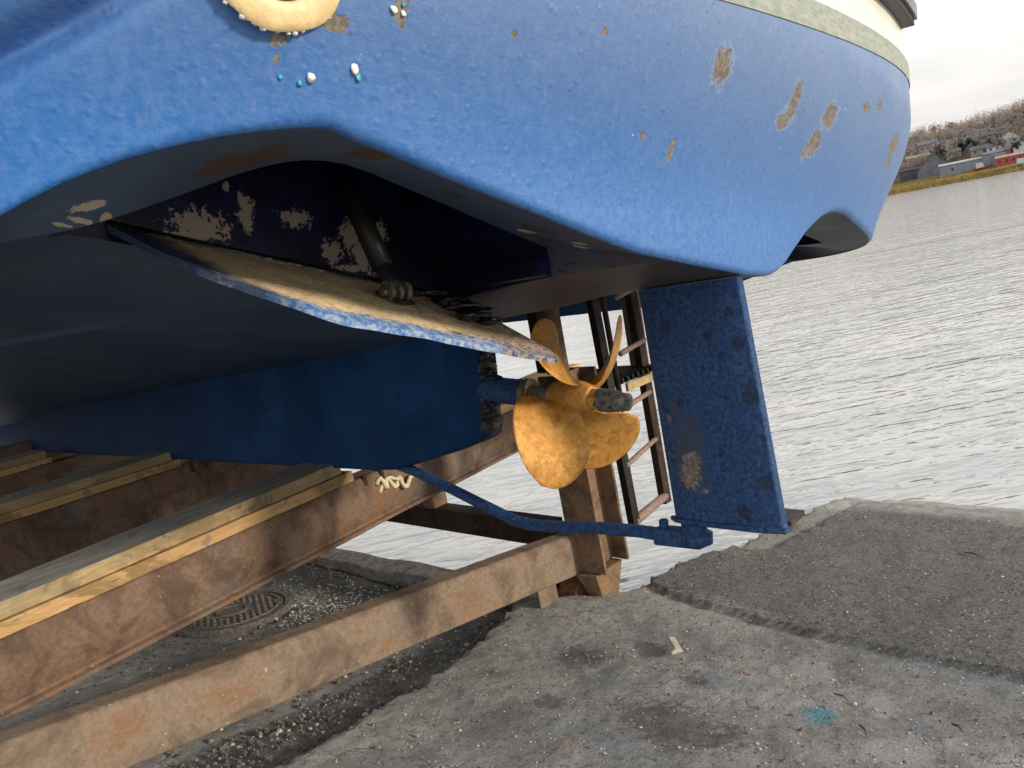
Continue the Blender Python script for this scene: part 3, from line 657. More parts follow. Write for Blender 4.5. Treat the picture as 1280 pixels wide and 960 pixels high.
# exhaust outlet: ivory flange with rust and drips
EC = Vector((-.022, -1.312, .447)); en = Vector((1, -.18, -.25)).normalized(); eu = Vector((0, 0, 1)); eu = (eu-en*eu.dot(en)).normalized(); ew = en.cross(eu)
def ering(R, r, c, nR=64, nr=12, wob=0):
    rows = []
    for i in range(nR+1):
        a = 2*PI*i/nR; d = eu*math.cos(a)+ew*math.sin(a); row = []
        for j in range(nr+1):
            b = 2*PI*j/nr; row.append(c+d*(R+r*math.cos(b)*(1+wob*math.sin(a*7)))+en*r*.34*math.sin(b))
        rows.append(row)
    return grid(rows)
v, f = ering(.086, .024, EC+en*.010, wob=.05); ex = build('exhaust_outlet', MB().add(v, f), 'ivory_paint', boat, HULL, smooth=True)
v, f = ering(.061, .007, EC+en*.018); build('rusty_liner', MB().add(v, f), 'brown_rust', ex, HULL, smooth=True)
mb = MB().tube([EC+en*.02, EC-en*.10], .062, 40, cap=False); mb.add([EC+en*.004+(eu*math.cos(a)+ew*math.sin(a))*.07 for a in np.linspace(0, 2*PI, 40, endpoint=False)], [tuple(range(40))]); build('outlet_bore', mb, 'dark_hole', ex, HULL)
mb = MB()
for i in range(46):
    a = PI+random.uniform(-1.4, 1.4); d = eu*math.cos(a)+ew*math.sin(a); R = .108+random.uniform(-.003, .003)
    mb.blob(EC+d*R+en*.006, random.uniform(.002, .0042), .3, 2, (1.2, 1.2, 1))
build('sealant_bead', mb, 'white_blob', ex, HULL, smooth=True)
for i, (y, z, r, mt, sc) in enumerate([(-1.291, .288, .0042, 'teal_blob', 1), (-1.262, .283, .0042, 'teal_blob', 1.3), (-1.247, .292, .0075, 'white_blob', 1), (-1.182, .311, .0065, 'white_blob', 1.5), (-1.174, .300, .005, 'teal_blob', 1.4), (-1.136, .394, .0065, 'white_blob', 1), (-1.119, .391, .005, 'white_blob', 1), (-1.122, .402, .004, 'teal_blob', 1)]):
    p = (sternx(y, z)+.001, y, z); mb = MB().blob(p, r, .25, 2, (.5, 1, sc)); build('paint_drip', mb, mt, boat, HULL, smooth=True)

# ------------------------------------------------------------------ CRADLE (yard frame)
cr = yroot('slip_cradle', -1.8, -.3, -.35, 'rusty steel slip cradle standing on rail wheels under the blue boat', 'slip cradle')
def cbuild(name, mb, mat, bevel=.006, parent=cr, **k): return build(name, mb, mat, parent, YARD, bevel=bevel, **k)
CH_ = [(-.13, .0), (-.004, .0), (.006, -.012), (.016, -.05), (.021, -.10), (.017, -.15), (.006, -.19), (-.004, -.21), (.0, -.218), (.022, -.224), (.022, -.24), (-.13, -.24)]   # aft face dished
def bearer(p, q, z, mat='rusty_bearer_steel', ex=0, **k):
    prof = [(a, b-(ex if b < -.06 else 0)) for a, b in CH_]; P = Vector((p[0], p[1], z)); Q = Vector((q[0], q[1], z)); mb = MB()
    mb.prism([(-a, b) for a, b in prof][::-1] if False else [(a, b) for a, b in prof], P, Q, wob=.003); return cbuild('bearer_beam', mb, mat, .004, **k)
b1 = lambda y: -1.90-(y+.02)*.114
bearer((b1(-3.0), -3.0), (b1(2.1), 2.1), .413)
bearer((-3.70, -3), (-3.72, .9), .413, ex=.12)
bearer((-5.72, -3), (-5.70, .9), .413, ex=.12)
bearer((-6.9, -3), (-6.9, 1.2), .52, ex=.3)
prA = [(-.055, -.19), (.055, -.19), (.055, -.018), (.04, 0), (-.04, 0), (-.055, -.018)]
def za(y): return .10-.152*(y+.0)+ -.02
cbuild('front_beam', MB().prism(prA, (-1.205, -3.0, za(-3.0)), (-1.205, .60, za(.60)), wob=.0025), 'rusty_front_steel', .008)
# dark side chord and short post under the bearer
cbuild('side_chord', MB().prism([(-.05, -.12), (.05, -.12), (.05, 0), (-.05, 0)], (-1.26, .56, .05), (-4.5, .56, .05)), 'rusty_dark_steel', .006)
cbuild('short_post', MB().box((-2.16, .50, .052), (-2.07, .60, .20)), 'rusty_post_steel', .006)
# main post: H section below, round timber like pile above
mb = MB(); pc = (-1.10, .64); t = .016; hw = .095
mb.prism([(-hw, -hw), (hw, -hw), (hw, -hw+t), (t/2, -hw+t), (t/2, hw-t), (hw, hw-t), (hw, hw), (-hw, hw), (-hw, hw-t), (-t/2, hw-t), (-t/2, -hw+t), (-hw, -hw+t)], (pc[0], pc[1], -.18), (pc[0], pc[1], .74), up=(0, 1, 0)); cbuild('cradle_post', mb, 'rusty_post_steel', .005)
cbuild('post_pipe', MB().tube([(pc[0]-.03+.0*z, pc[1]-.02, z) for z in np.linspace(.745, 2.2, 12)], .052, 20, wob=.003), 'rusty_post_steel', 0, smooth=True)
cbuild('post_strip', MB().box((-1.24, .60, .745), (-1.19, .66, 2.2)), 'rusty_dark_steel', .004)
# wheel housing and wheel
wy, wx = .60, -1.14
mb = MB(); mb.hexa([(wx-.005, wy-.10, -.18), (wx+.10, wy-.08, -.18), (wx+.10, wy+.12, -.18), (wx-.005, wy+.12, -.18)], [(wx+.04, wy-.02, -.40), (wx+.075, wy-.02, -.40), (wx+.075, wy+.06, -.40), (wx+.04, wy+.06, -.40)])
wh = cbuild('wheel_housing', mb, 'rusty_post_steel', .004)
mb = MB().hexa([(wx-.18, wy-.10, -.18), (wx-.165, wy-.10, -.18), (wx-.165, wy+.08, -.18), (wx-.18, wy+.08, -.18)], [(wx-.18, wy-.02, -.40), (wx-.165, wy-.02, -.40), (wx-.165, wy+.06, -.40), (wx-.18, wy+.06, -.40)]); cbuild('wheel_housing', mb, 'rusty_dark_steel', .002)
cbuild('wheel', MB().tube([(wx-.15, wy, -.335), (wx-.149, wy, -.335), (wx-.06, wy, -.335), (wx-.045, wy, -.335), (wx-.03, wy, -.335)], [.08, .095, .095, .11, .105], 28), 'brown_rust', .004)
cbuild('wheel_housing', MB().box((-1.215, .30, -.37), (-1.20, .42, za(.36)-.19)), 'rusty_front_steel', .004)
# cotter straps along the planks
for x, y in ((b1(-.02)-.0, -.005), (b1(.06), .10), (-3.70, -.06), (-3.70, .03), (b1(.3), .22)):
    cbuild('strap_bolt', MB().box((x+.001, y, .36), (x+.012, y+.02, .43)), 'rusty_dark_steel', .002)
# planks lying on the bearers: things of their own
def plank(x0, y0, x1, y1, zb, th, w, mat, label, dz=0):
    mb = MB().prism([(-w, 0), (0, 0), (0, th), (-w, th)], (x0, y0, zb), (x1, y1, zb+dz), wob=.0022); return build('plank', mb, mat, None, YARD, bevel=.004, label=label, cat='plank', group='timber planks on the cradle beams')
plank(b1(-2.9)+.004, -2.9, b1(-.05)+.004, -.05, .415, .050, .22, 'fresh_lower_plank', 'pale lower plank on the nearest rusty beam, under a grey topped one')
plank(b1(-2.9)-.010, -2.9, b1(-.10)-.010, -.10, .467, .056, .27, 'weathered_top_plank', 'grey topped upper plank on the nearest rusty beam, running under the keel')
plank(-3.705, -2.9, -3.722, -.10, .415, .048, .20, 'fresh_lower_plank', 'lower plank on the middle rusty beam at left')
plank(-3.71, -2.9, -3.727, -.14, .465, .055, .28, 'weathered_top_plank', 'dark stained upper plank on the middle rusty beam at left')
plank(-5.72, -2.9, -5.71, -.30, .415, .048, .20, 'fresh_lower_plank', 'lower plank on the farthest rusty beam at the left edge')
plank(-5.725, -2.9, -5.715, -.33, .465, .055, .30, 'weathered_top_plank', 'upper plank on the farthest rusty beam at the left edge')
plank(b1(.55)-.004, .55, b1(2.0)-.004, 2.0, .415, .050, .22, 'fresh_lower_plank', 'lower plank beyond the propeller on the nearest rusty beam')
plank(b1(.55)-.010, .55, b1(2.0)-.010, 2.0, .467, .052, .24, 'fresh_lower_plank', 'pale upper plank beyond the propeller, pointing at the pile')
# yellow twine tied round the bearer
mb = MB(); tw = []
for i in range(26):
    q = i/25; tw.append((b1(.1)+.022+.012*math.sin(q*9), .06+.20*q+.01*math.sin(q*14), .36-.05*q+.026*math.sin(q*21)))
mb.tube(tw, .0105, 8, wob=.005); tw2 = [(b1(.1)+.024, .07+.12*q, .315+.03*math.sin(q*4)+.05*q) for q in np.linspace(0, 1, 14)]; mb.tube(tw2, .009, 8, wob=.005)
build('twine', mb, 'yellow_twine', None, YARD, smooth=True, label='frayed pale yellow twine caught on the nearest rusty beam', cat='twine')

# ladder beyond the propeller
lad = yroot('ladder', -1.08, .92, -.10, 'steel ladder with dark wet near rail and rusty rungs behind the propeller', 'ladder')
def lb(px, py, y): return tuple(onY(px, py, y))
L0 = Vector(lb(742, 385, .9)); L1 = Vector(lb(793, 655, .9)); Lt = L0+(L0-L1)*.8
build('rail', MB().prism([(-.026, -.02), (.026, -.02), (.026, .02), (-.026, .02)], L1, Lt, up=(1, 0, 0)), 'black_steel', lad, YARD, bevel=.004)
K0 = Vector(lb(790, 378, 1.4)); K1 = Vector(lb(832, 628, 1.4)); Kt = K0+(K0-K1)*.8
build('rail', MB().prism([(-.03, -.022), (.03, -.022), (.03, .022), (-.03, .022)], K1, Kt, up=(1, 0, 0)), 'rusty_dark_steel', lad, YARD, bevel=.004)
for a, b in (((776, 442), (805, 425)), ((778, 512), (812, 490)), ((783, 582), (820, 548)), ((793, 652), (831, 620)), ((770, 372), (797, 357))):
    th = .024 if a[1] == 652 else .0135
    build('rung', MB().tube([lb(*a, .9), lb(*b, 1.4)], th, 12, wob=.0008), 'pink_pipe_rust', lad, YARD, smooth=True)
pp = [Vector(lb(755, 383, 1.0)), Vector(lb(775, 495, 1.0))]; pp.insert(0, pp[0]+(pp[0]-pp[1])*1.5)
build('hand_pipe', MB().tube(pp, .014, 10), 'rusty_dark_steel', lad, YARD, smooth=True)
# upright boards between the ladder and the post
U1 = [Vector(lb(788, 376, 1.55)), Vector(lb(802, 470, 1.55))]; U1.insert(0, U1[0]+(U1[0]-U1[1])*2)
build('timber_upright', MB().prism([(-.05, -.03), (.05, -.03), (.05, .03), (-.05, .03)], U1[-1], U1[0], up=(1, 0, 0)), 'pink_pipe_rust', None, YARD, bevel=.004, label='grey brown upright board standing behind the ladder rail beside the rudder', cat='post')
pf = yroot('platform', -1.25, 1.25, .5, 'small dark grating platform with yellow timber edge beside the ladder', 'platform')
g0 = onY(768, 492, 1.0)[2]; gx = -1.30
mb = MB()
for i in range(10): y = 1.0+i*.045; mb.box((gx-.22, y, .575), (gx+.16, y+.012, .60))
for i in range(9): x = gx-.22+i*.045; mb.box((x, 1.0, .570), (x+.01, 1.43, .5745))
build('grating', mb, 'black_steel', pf, YARD)
build('edge_board', MB().box((gx+.163, 1.1, .53), (gx+.18, 1.45, .572)), 'yellow_platform_wood', pf, YARD, bevel=.003)

# ------------------------------------------------------------------ GROUND (yard frame)
EDGE = [(-4.5, -1.15), (-1.06, -1.08), (-.49, -1.12), (0, -1.24), (.29, -1.36), (.45, -1.26), (.63, -1.04), (.75, -.985), (.89, -.99), (1.2, -.985), (1.30, -.96), (1.45, -.86), (1.75, -.86), (2.63, -.78), (3.4, -.70)]
ey, exx = zip(*EDGE)
STEP = [(-1.0, .86), (-.92, .75), (-.80, .70), (-.55, .66), (-.16, .60), (.2, .60), (.56, .59), (1.2, .50), (2.2, .45), (4.2, .3)]   # x -> y of the asphalt front
sx, sy = zip(*STEP)
def fbm(x, y, s, o=4): return noise.fractal(Vector((x*s, y*s, 1.7)), 1., 2., o)
rows = []; zone = []; wet = []; lipa = []; shade = []
ny = [*np.arange(-4.3, -1.3, .05), *np.arange(-1.3, 1.4, .012), *np.arange(1.4, 3.3, .02)]
ux = [0, .006, *np.arange(.012, 2.0, .012), *np.arange(2.0, 5.5, .06)]
for y in ny:
    e = float(np.interp(y, ey, exx))+.018*fbm(y, 0, 6)+.01*fbm(y, 3, 24); r = []
    for k_, u in enumerate([-1]+ux):
        x = e+max(u, 0); sf = float(np.interp(x, sx, sy))+.012*fbm(x, 5, 9)+.007*fbm(x, 9, 40)
        z = ramp(y); d = y-sf; a = min(1, max(0, d/.012)); inb = float(np.interp(y, [.7, 1.3, 1.47, 2.63], [.02, .05, .19, .19])); a2 = min(1, max(0, (x-e-inb-.01*fbm(y, 7, 15))/.015))
        zn = a*a2 if y < 2.5 else a*a2*max(0, 1-(y-2.5)/.06)
        z += .016*zn - .012*(1-a)*0
        z += .010*fbm(x, y, 1.6)+.0045*fbm(x, y, 11)+.0022*fbm(x, y, 40, 3)
        if zn > .5: z += .0035*fbm(x, y, 70, 2)
        z += .010*max(0, 1-abs(d+.02)/.05)*(1-a)*-1
        er = max(0, 1-(x-e)/.05); z -= .026*er**2*(.6+fbm(x, y, 20))
        z += -.18*max(0, y-2.62)
        if k_ == 0: z = ramp(y)-.35
        r.append((x-(.02 if k_ == 0 else 0), y, z)); zone.append(zn); wet.append(min(1, max(0, (y-2.24-.08*fbm(x, y, 5))/.14)))
        lipa.append(max(0, min(1, 1.3-(x-e)/(.05 if y < .6 else .10 if y < 1.3 else .20)))*(1 if y > .2 else .4)*(1-zn)); shade.append(0)
    rows.append(r)
v, f = grid(rows); build('pier', MB().add(v, f), 'ground', None, YARD, smooth=True, recalc=False, attrs={'zone': zone, 'wet': wet, 'lip': lipa, 'shade': shade}, kind='structure')
# slip floor, lower and rougher
rows = []; zone = []; sh = []
yy = [*np.arange(-4.3, -1.9, .06), *np.arange(-1.9, .62, .014)]; xx = [*np.arange(-10, -4.4, .12), *np.arange(-4.4, -.9, .016)]
for x in xx:
    r = []
    for y in yy:
        z = ramp(y)-.15+.02*fbm(x, y, 1.3)+.008*fbm(x, y, 9)+.004*fbm(x, y, 38, 3); d = min(abs(x+1.3), 1)
        z += .095*max(0, 1-abs(x+1.15)/.5)*max(0, min(1, (.3-y)/.4))
        dm = math.hypot(x+3.02, (y+.30)); z -= .012*(1 if dm < .31 else max(0, 1-(dm-.31)/.03))
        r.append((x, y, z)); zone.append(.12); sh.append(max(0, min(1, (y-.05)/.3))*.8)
    rows.append(r)
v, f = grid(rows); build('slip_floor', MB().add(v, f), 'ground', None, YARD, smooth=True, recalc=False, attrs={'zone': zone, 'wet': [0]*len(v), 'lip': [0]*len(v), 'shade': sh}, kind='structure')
mb = MB().prism([(-.08, -.25), (.08, -.25), (.08, .0), (.07, .012), (-.07, .012), (-.08, 0)], (-6.5, .33, -.355), (-1.38, .60, -.38), wob=.012)
build('concrete_sill', mb, 'curb_concrete', None, YARD, bevel=.006, label='low concrete sill holding back the water behind the slip floor', cat='sill')
build('concrete_block', MB().prism([(-.06, -.09), (.06, -.09), (.06, 0), (-.06, 0)], (-.86, 1.12, ramp(1.15)+.0), (-.78, 1.36, ramp(1.36)+.035), wob=.02), 'curb_concrete', None, YARD, bevel=.01, label='broken concrete lump on the pier edge near the rudder foot', cat='concrete lump')
build('board', MB().box((-.98, 1.80, ramp(1.8)+.03), (-.72, 1.98, ramp(1.8)+.06)), 'dark_board', None, YARD, bevel=.003, label='short dark board lying on the pier edge behind the rudder foot', cat='board')
# manhole cover
mc = yroot('manhole_cover', -3.02, -.30, ramp(-.22)-.15, 'round rusty cast iron manhole cover with raised ribs in the slip floor', 'manhole cover')
tilt = Matrix.Translation(Vector((-3.02, -.30, ramp(-.30)-.152))) @ Matrix.Rotation(-math.atan(SLOPE), 4, 'X')
def disc(r0, r1, z0, z1, n=64):
    mb = MB(); rows = []
    for (r, z) in ((r0, z0), (r1, z0), (r1, z1), (r0, z1)): rows.append([tuple(tilt @ Vector((r*math.cos(a), r*math.sin(a), z))) for a in np.linspace(0, 2*PI, n+1)])
    v, f = grid(rows+[rows[0]]); return mb.add(v, f)
build('frame', disc(.285, .315, -.02, .020), 'cast_iron', mc, YARD, bevel=.003)
mb = disc(.0, .278, -.01, .014)
for k_ in range(-7, 8):
    for j in range(-8, 9):
        x, y = k_*.042, j*.036+(.018 if k_ % 2 else 0)
        if .12 < math.hypot(x, y) < .235: mb.box((x-.015, y-.009, .014), (x+.015, y+.009, .021), tilt)
for r0, r1 in ((.07, .09), (.245, .255)): d_ = disc(r0, r1, .013, .022); mb.add(d_.v, d_.f)
build('cover', mb, 'cast_iron', mc, YARD)
# iron ring by the sill
rc = Vector((-3.0, .27, ramp(.27)-.09)); mb = MB(); mb.tube([rc+Vector((.075*math.cos(a)*.8, .075*math.cos(a)*.3, .085*math.sin(a))) for a in np.linspace(0, 2*PI, 30)], .009, 8, wob=.001)
build('mooring_ring', mb, 'pink_pipe_rust', None, YARD, smooth=True, label='thin rusty iron ring standing up beside the concrete sill', cat='ring')
# small litter on the pier
def onramp(px, py, dz=0):
    r = ray(px, py); y0 = (CO-B0)@T; t = (dz-SLOPE*(y0+1.9)-CH)/(r[2]+SLOPE*(r@T)); return w2b(CO+r*t)
c = onramp(846, 812); mb = MB(); mb.prism([(-.021, 0), (.021, -.002), (.023, .010), (.004, .018), (-.018, .010)], (c[0]-.045, c[1]+.04, c[2]+.010), (c[0]+.04, c[1]-.045, c[2]+.022), wob=.010)
build('wood_chip', mb, 'wood_chip_pale', None, YARD, bevel=.001, label='pale splintered wood chip lying on the pier paving', cat='wood chip')
for i, (a, b, r, lb_) in enumerate((((1043, 867), (1062, 878), .0022, 'thin brown twig above the turquoise paint spot'), ((1074, 906), (1084, 922), .0028, 'short split twig right of the turquoise paint spot'), ((1190, 905), (1203, 915), .003, 'dark twig near the right end of the pier foreground'), ((1044, 852), (1046, 866), .0012, 'thin pale grass stalk beside the blue fleck on the pier'), ((1205, 690), (1228, 697), .003, 'small twig on the far asphalt of the pier'))):
    p = onramp(*a, .018); q = onramp(*b, .018); mid = (p+q)/2+np.array([.004, .003, .006]); build('twig', MB().tube([p, mid, q], [r, r*1.3, r*.6], 6, wob=.0006), 'twig_brown', None, YARD, smooth=True, label=lb_, cat='twig', group='twigs scattered on the pier')
def scatter(name, n, mat, fn, r0, r1, flat, label):
    mb = MB()
    for i in range(n):
        x, y, z = fn(); r = random.uniform(r0, r1)*(1 if random.random() < .9 else 1.7); a = random.random()*6.3; k = random.randint(4, 6); el = random.uniform(.45, 1)
        t = [(x+r*math.cos(a+2*PI*j/k)*(1), y+r*el*math.sin(a+2*PI*j/k), z+random.uniform(-.1, .2)*r) for j in range(k)]; u = [(x+(p[0]-x)*.55, y+(p[1]-y)*.55, z+r*flat*random.uniform(.7, 1.2)) for p in t]
        mb.add(t+u, [tuple(range(k, 2*k))]+[(j, (j+1) % k, (j+1) % k+k, j+k) for j in range(k)])
    build(name, mb, mat, None, YARD, kind='stuff', recalc=False, label=label, cat=name.replace('_', ' '))
def rp():
    while True:
        x = random.uniform(-1.35, 1.2); y = random.uniform(-1.4, 2.3)
        if x > np.interp(y, ey, exx)+.03: return x, y, ramp(y)+.002+(.016 if y > np.interp(x, sx, sy)+.02 else 0)+.010*fbm(x, y, 1.6)
def rs():
    x = random.uniform(-3.8, -1.1) if random.random() < .6 else random.uniform(-1.6, -1.08); y = random.uniform(-1.3, .5); return x, y, ramp(y)-.146+.02*fbm(x, y, 1.3)+.095*max(0, 1-abs(x+1.15)/.5)*max(0, min(1, (.3-y)/.4))
scatter('shell_fragments', 2800, 'shell_white', rp, .0012, .0042, .5, 'tiny pale shell and grit fragments strewn over the pier')
scatter('grit', 2600, 'pebble_grey', rp, .0015, .005, .8, 'small dark stones loose on the pier surface')
def rs2():
    x = random.gauss(-2.45, .4); y = random.gauss(.05, .18); y = min(y, .5); return x, y, ramp(y)-.146+.02*fbm(x, y, 1.3)
scatter('gravel', 2600, 'pebble_grey', rs, .003, .011, .8, 'coarse gravel lying on the slip floor below the beams')
scatter('broken_shells', 1500, 'shell_white', lambda: rs2() if random.random() < .7 else rs(), .003, .009, .5, 'broken pale shells heaped on the slip floor by the sill')

# ------------------------------------------------------------------ WATER, FAR SHORE
mb = MB(); a_ = np.linspace(0, 2*PI, 65)[:-1]; rr_ = [0, 3, 8, 20, 60, 200, 800, 5000]
vv = [(0, 0, WATER)]+[(r*math.cos(q), r*math.sin(q), WATER) for r in rr_[1:] for q in a_]; ff = [(0, 1+i, 1+(i+1) % 64) for i in range(64)]
for k_ in range(len(rr_)-2): ff += [(1+k_*64+i, 1+(k_+1)*64+i, 1+(k_+1)*64+(i+1) % 64, 1+k_*64+(i+1) % 64) for i in range(64)]
build('sea_water', mb.add(vv, ff), 'water', None, YARD, recalc=False, world=True, kind='structure')
def seaat(px, py, z=WATER): r = ray(px, py); return CO+r*((z-CH)/r[2])
def dirat(px, py, D): r = ray(px, py); return CO+r*(D/math.hypot(r[0], r[1]))
Sa = dirat(1127, 236, 350)[:2]; Sb = dirat(1280, 211, 330)[:2]; Su = (Sb-Sa)/np.linalg.norm(Sb-Sa); Sn = np.array([-Su[1], Su[0]]); Sn = Sn if Sn@Sa > 0 else -Sn
SL = np.linalg.norm(Sb-Sa)
def ht(u, v):
    q = u/SL; ridge = 41+5*min(3, max(-2, q))+4*noise.noise(Vector((u*.012, 3, 0)))*1.5
    flat = 1.4*min(1, max(0, v/6)); s = min(1, max(0, (v-60)/(200-35*min(1.5, max(0, q))))); s = s*s*(3-2*s)
    return WATER-1+min(1, max(0, (v+4)/6))*1.6+flat+.35*noise.noise(Vector((u*.2, v*.2, 0)))*min(1, max(0, v/5))+s*ridge+1.2*s*noise.noise(Vector((u*.04, v*.04, 5)))
def land(u, v): p = Sa+Su*u+Sn*v; return (p[0], p[1], ht(u, v))
uu = np.linspace(-350, 600, 160); vs = [-4, -1, 0, 2, 4, 7, 10, 15, 22, 30, 40, 50, 60, 75, 90, 105, 120, 140, 160, 180, 200, 225, 250, 300, 400, 600]
v, f = grid([[land(u, q) for u in uu] for q in vs]); build('far_shore', MB().add(v, f), 'land', None, YARD, smooth=True, world=True, kind='structure')
def hit(px, py):
    r = ray(px, py); t = 150.
    while t < 1500:
        p = CO+r*t; w = p[:2]-Sa; u, v_ = w@Su, w@Sn
        if p[2] < ht(u, v_): return p, u, v_
        t += 1.0
    return None
def clump(mb, c, r, n, leaf):
    for i in range(n):
        d = Vector((random.gauss(0, .5), random.gauss(0, .5), random.gauss(0, .45)))
        p = Vector(c)+Vector((d.x*r[0], d.y*r[0], d.z*r[1])); a = Vector((random.uniform(-1, 1), random.uniform(-1, 1), random.uniform(-1, 1))).normalized(); b = a.orthogonal().normalized()
        s = leaf*random.uniform(.5, 1.3); mb.add([p+a*s, p+b*s*.7, p-a*s*.8, p-b*s*.5], [(0, 1, 2, 3)])
# the wood along the ridge reads as one mass
mb = MB()
for i in range(950):
    u = random.uniform(-150, 90) if i % 3 else random.uniform(-150, 20); v_ = random.uniform(120, 215) if random.random() < .5 else random.uniform(180, 225); x, y, z = land(u, v_); h = random.uniform(3.5, 9)
    clump(mb, (x, y, z+h*.55), (h*.45, h*.55), 95, .42)
    mb.tube([(x, y, z-.5), (x+.2, y, z+h)], [.18, .05], 4)
build('hillside_wood', mb, 'bare_birch_brush', None, YARD, world=True, recalc=False, kind='stuff', label='leafless brown birch wood covering the far hillside', cat='wood')
mb = MB()
for i in range(2600):
    u = random.uniform(-25, 85); v_ = random.uniform(-.5, 13); x, y, z = land(u, v_); h = random.uniform(.4, 1.1)
    mb.add([(x-.3, y, z), (x+.3, y, z), (x+random.uniform(-.3, .3), y+.1, z+h)], [(0, 1, 2)])
plain('ochre_shore_grass', (.26, .19, .07), .95, 0, .45, .3, 0, .1)
build('shore_grass', mb, 'ochre_shore_grass', None, YARD, world=True, recalc=False, kind='stuff', label='ochre autumn grass along the far waterline', cat='grass')
def tree(px, py, h, mat, label):
    q = hit(px, py)
    if q is None: return
    p = q[0]; R_ = Matrix.Translation(Vector(p)); t = root('tree', R_, label, 'tree', 'trees among the far houses')
    mb = MB(); clump(mb, (p[0], p[1], p[2]+h*.6), (h*.36, h*.42), 260, .8); build('crown', mb, mat, t, world=True, recalc=False)
    build('trunk', MB().tube([(p[0], p[1], p[2]-.5), (p[0], p[1], p[2]+h*.6)], [.25, .1], 6), mat, t, world=True)
for px, py, h, mt, lb_ in ((1177, 206, 11, 'dark_conifer', 'dark bushy tree at the gable end of the dark barn'), (1200, 190, 6, 'dark_conifer', 'dark trees behind the long warehouse roof'), (1213, 188, 6, 'dark_conifer', 'second dark tree behind the long warehouse, right of the first'), (1237, 186, 6, 'bare_birch_brush', 'bare brown tree below the big white house on the left'), (1249, 188, 6, 'bare_birch_brush', 'bare brown tree between the grey shed and the white house'), (1272, 190, 5, 'dark_conifer', 'dark tree just above the red building'), (1190, 168, 8, 'bare_birch_brush', 'tall bare tree on the ridge left of the bare slope'), (1168, 172, 8, 'bare_birch_brush', 'bare tree on the ridge above the mauve house')):
    tree(px, py, h, mt, lb_)
def house(px, py, w, d, h, roof, wall, roofm, label, cat='house', yaw=0, wins=3, rot=None, group=None):
    """gabled building standing on the far shore, w across the view, gable ends left and right"""
    q = hit(px, py)
    if q is None: q = (dirat(px, py, 330), 0, 0)
    p = Vector(q[0]); ang = math.atan2(p.y, p.x)-PI/2+yaw; R_ = Matrix.Translation(p) @ Matrix.Rotation(ang, 4, 'Z'); t = root('house' if cat == 'house' else cat.replace(' ', '_'), R_, label, cat, group)
    def b(name, mb, mat, par=t, **k): return build(name, mb, mat, par, R_, recalc=True, **k)
    mb = MB().box((-w/2, -d/2, -1.5), (w/2, d/2, h))
    if rot: mb.add([(-w/2, -d/2, h), (w/2, -d/2, h), (0, -d/2, h+roof-.05), (-w/2, d/2, h), (w/2, d/2, h), (0, d/2, h+roof-.05)], [(0, 1, 2), (3, 5, 4), (0, 2, 5, 3), (1, 4, 5, 2)])
    else: mb.add([(-w/2, -d/2, h), (-w/2, d/2, h), (-w/2, 0, h+roof-.05), (w/2, -d/2, h), (w/2, d/2, h), (w/2, 0, h+roof-.05)], [(0, 1, 2), (3, 5, 4), (0, 2, 5, 3), (1, 4, 5, 2)])
    b('wall', mb, wall)
    o = .4; mb = MB(); th = .25
    if rot:
        for sg in (-1, 1): mb.hexa([(sg*(w/2+o), -d/2-o, h-o*roof/(w/2)), (0, -d/2-o, h+roof), (0, d/2+o, h+roof), (sg*(w/2+o), d/2+o, h-o*roof/(w/2))], [(sg*(w/2+o), -d/2-o, h-o*roof/(w/2)+th), (0, -d/2-o, h+roof+th), (0, d/2+o, h+roof+th), (sg*(w/2+o), d/2+o, h-o*roof/(w/2)+th)])
    else:
        for sg in (-1, 1): mb.hexa([(-w/2-o, sg*(d/2+o), h-o*roof/(d/2)), (w/2+o, sg*(d/2+o), h-o*roof/(d/2)), (w/2+o, 0, h+roof), (-w/2-o, 0, h+roof)], [(-w/2-o, sg*(d/2+o), h-o*roof/(d/2)+th), (w/2+o, sg*(d/2+o), h-o*roof/(d/2)+th), (w/2+o, 0, h+roof+th), (-w/2-o, 0, h+roof+th)])
    b('roof', mb, roofm)
    for i in range(wins):
        x = -w/2+w*(i+.5)/wins; b('window', MB().box((x-.5, -d/2-.06, h*.35), (x+.5, -d/2-.002, h*.35+1.2)), 'distant_window')
    return t
house(1262, 180, 8.5, 9, 3.2, 3.0, 'distant_white', 'distant_slate', 'white gabled house highest on the far slope at the right', rot=True, wins=2)
house(1277, 187, 6.5, 8, 2.0, 2.0, 'distant_white', 'distant_slate', 'small white gabled house just right of and below the big white one', rot=True, wins=2)
house(1263, 205, 10.5, 7, 3.4, .9, 'distant_red', 'distant_beige', 'dark red building near the right edge above the shore grass', wins=4)
house(1242, 206, 8, 8, 5.2, .8, 'distant_grey', 'distant_slate', 'blue grey shed beside the red building', 'shed', wins=0)
house(1251, 206, 4.2, 6, 4.6, .5, 'distant_beige', 'distant_slate', 'pale clad shed end between the grey shed and the red building', 'shed', wins=0)
house(1207, 214, 21, 9, 4.4, .8, 'distant_grey', 'distant_palegrey', 'long low grey blue warehouse with pale roof', 'warehouse', wins=2)
house(1168, 217, 15, 12, 2.2, 8.5, 'distant_slate', 'distant_slate', 'dark gabled barn with steep slate roof by the shore', 'barn', rot=True, wins=0)
house(1144, 222, 14, 7, 4.2, .8, 'distant_dark', 'distant_dark', 'low black boathouse at the waterline beside the hull edge', 'boathouse', wins=0)
house(1161, 190, 10, 8, 4.5, 2, 'distant_mauve', 'distant_slate', 'mauve house among bare trees above the dark barn', wins=3)
house(1150, 203, 13, 8, 3.0, 1.2, 'distant_beige', 'distant_beige', 'long beige building behind the roof of the dark barn', wins=0)
house(1210, 180, 6, 6, 2.4, 1.2, 'distant_white', 'distant_slate', 'tiny white cottage on the bare slope above the warehouse', wins=1)
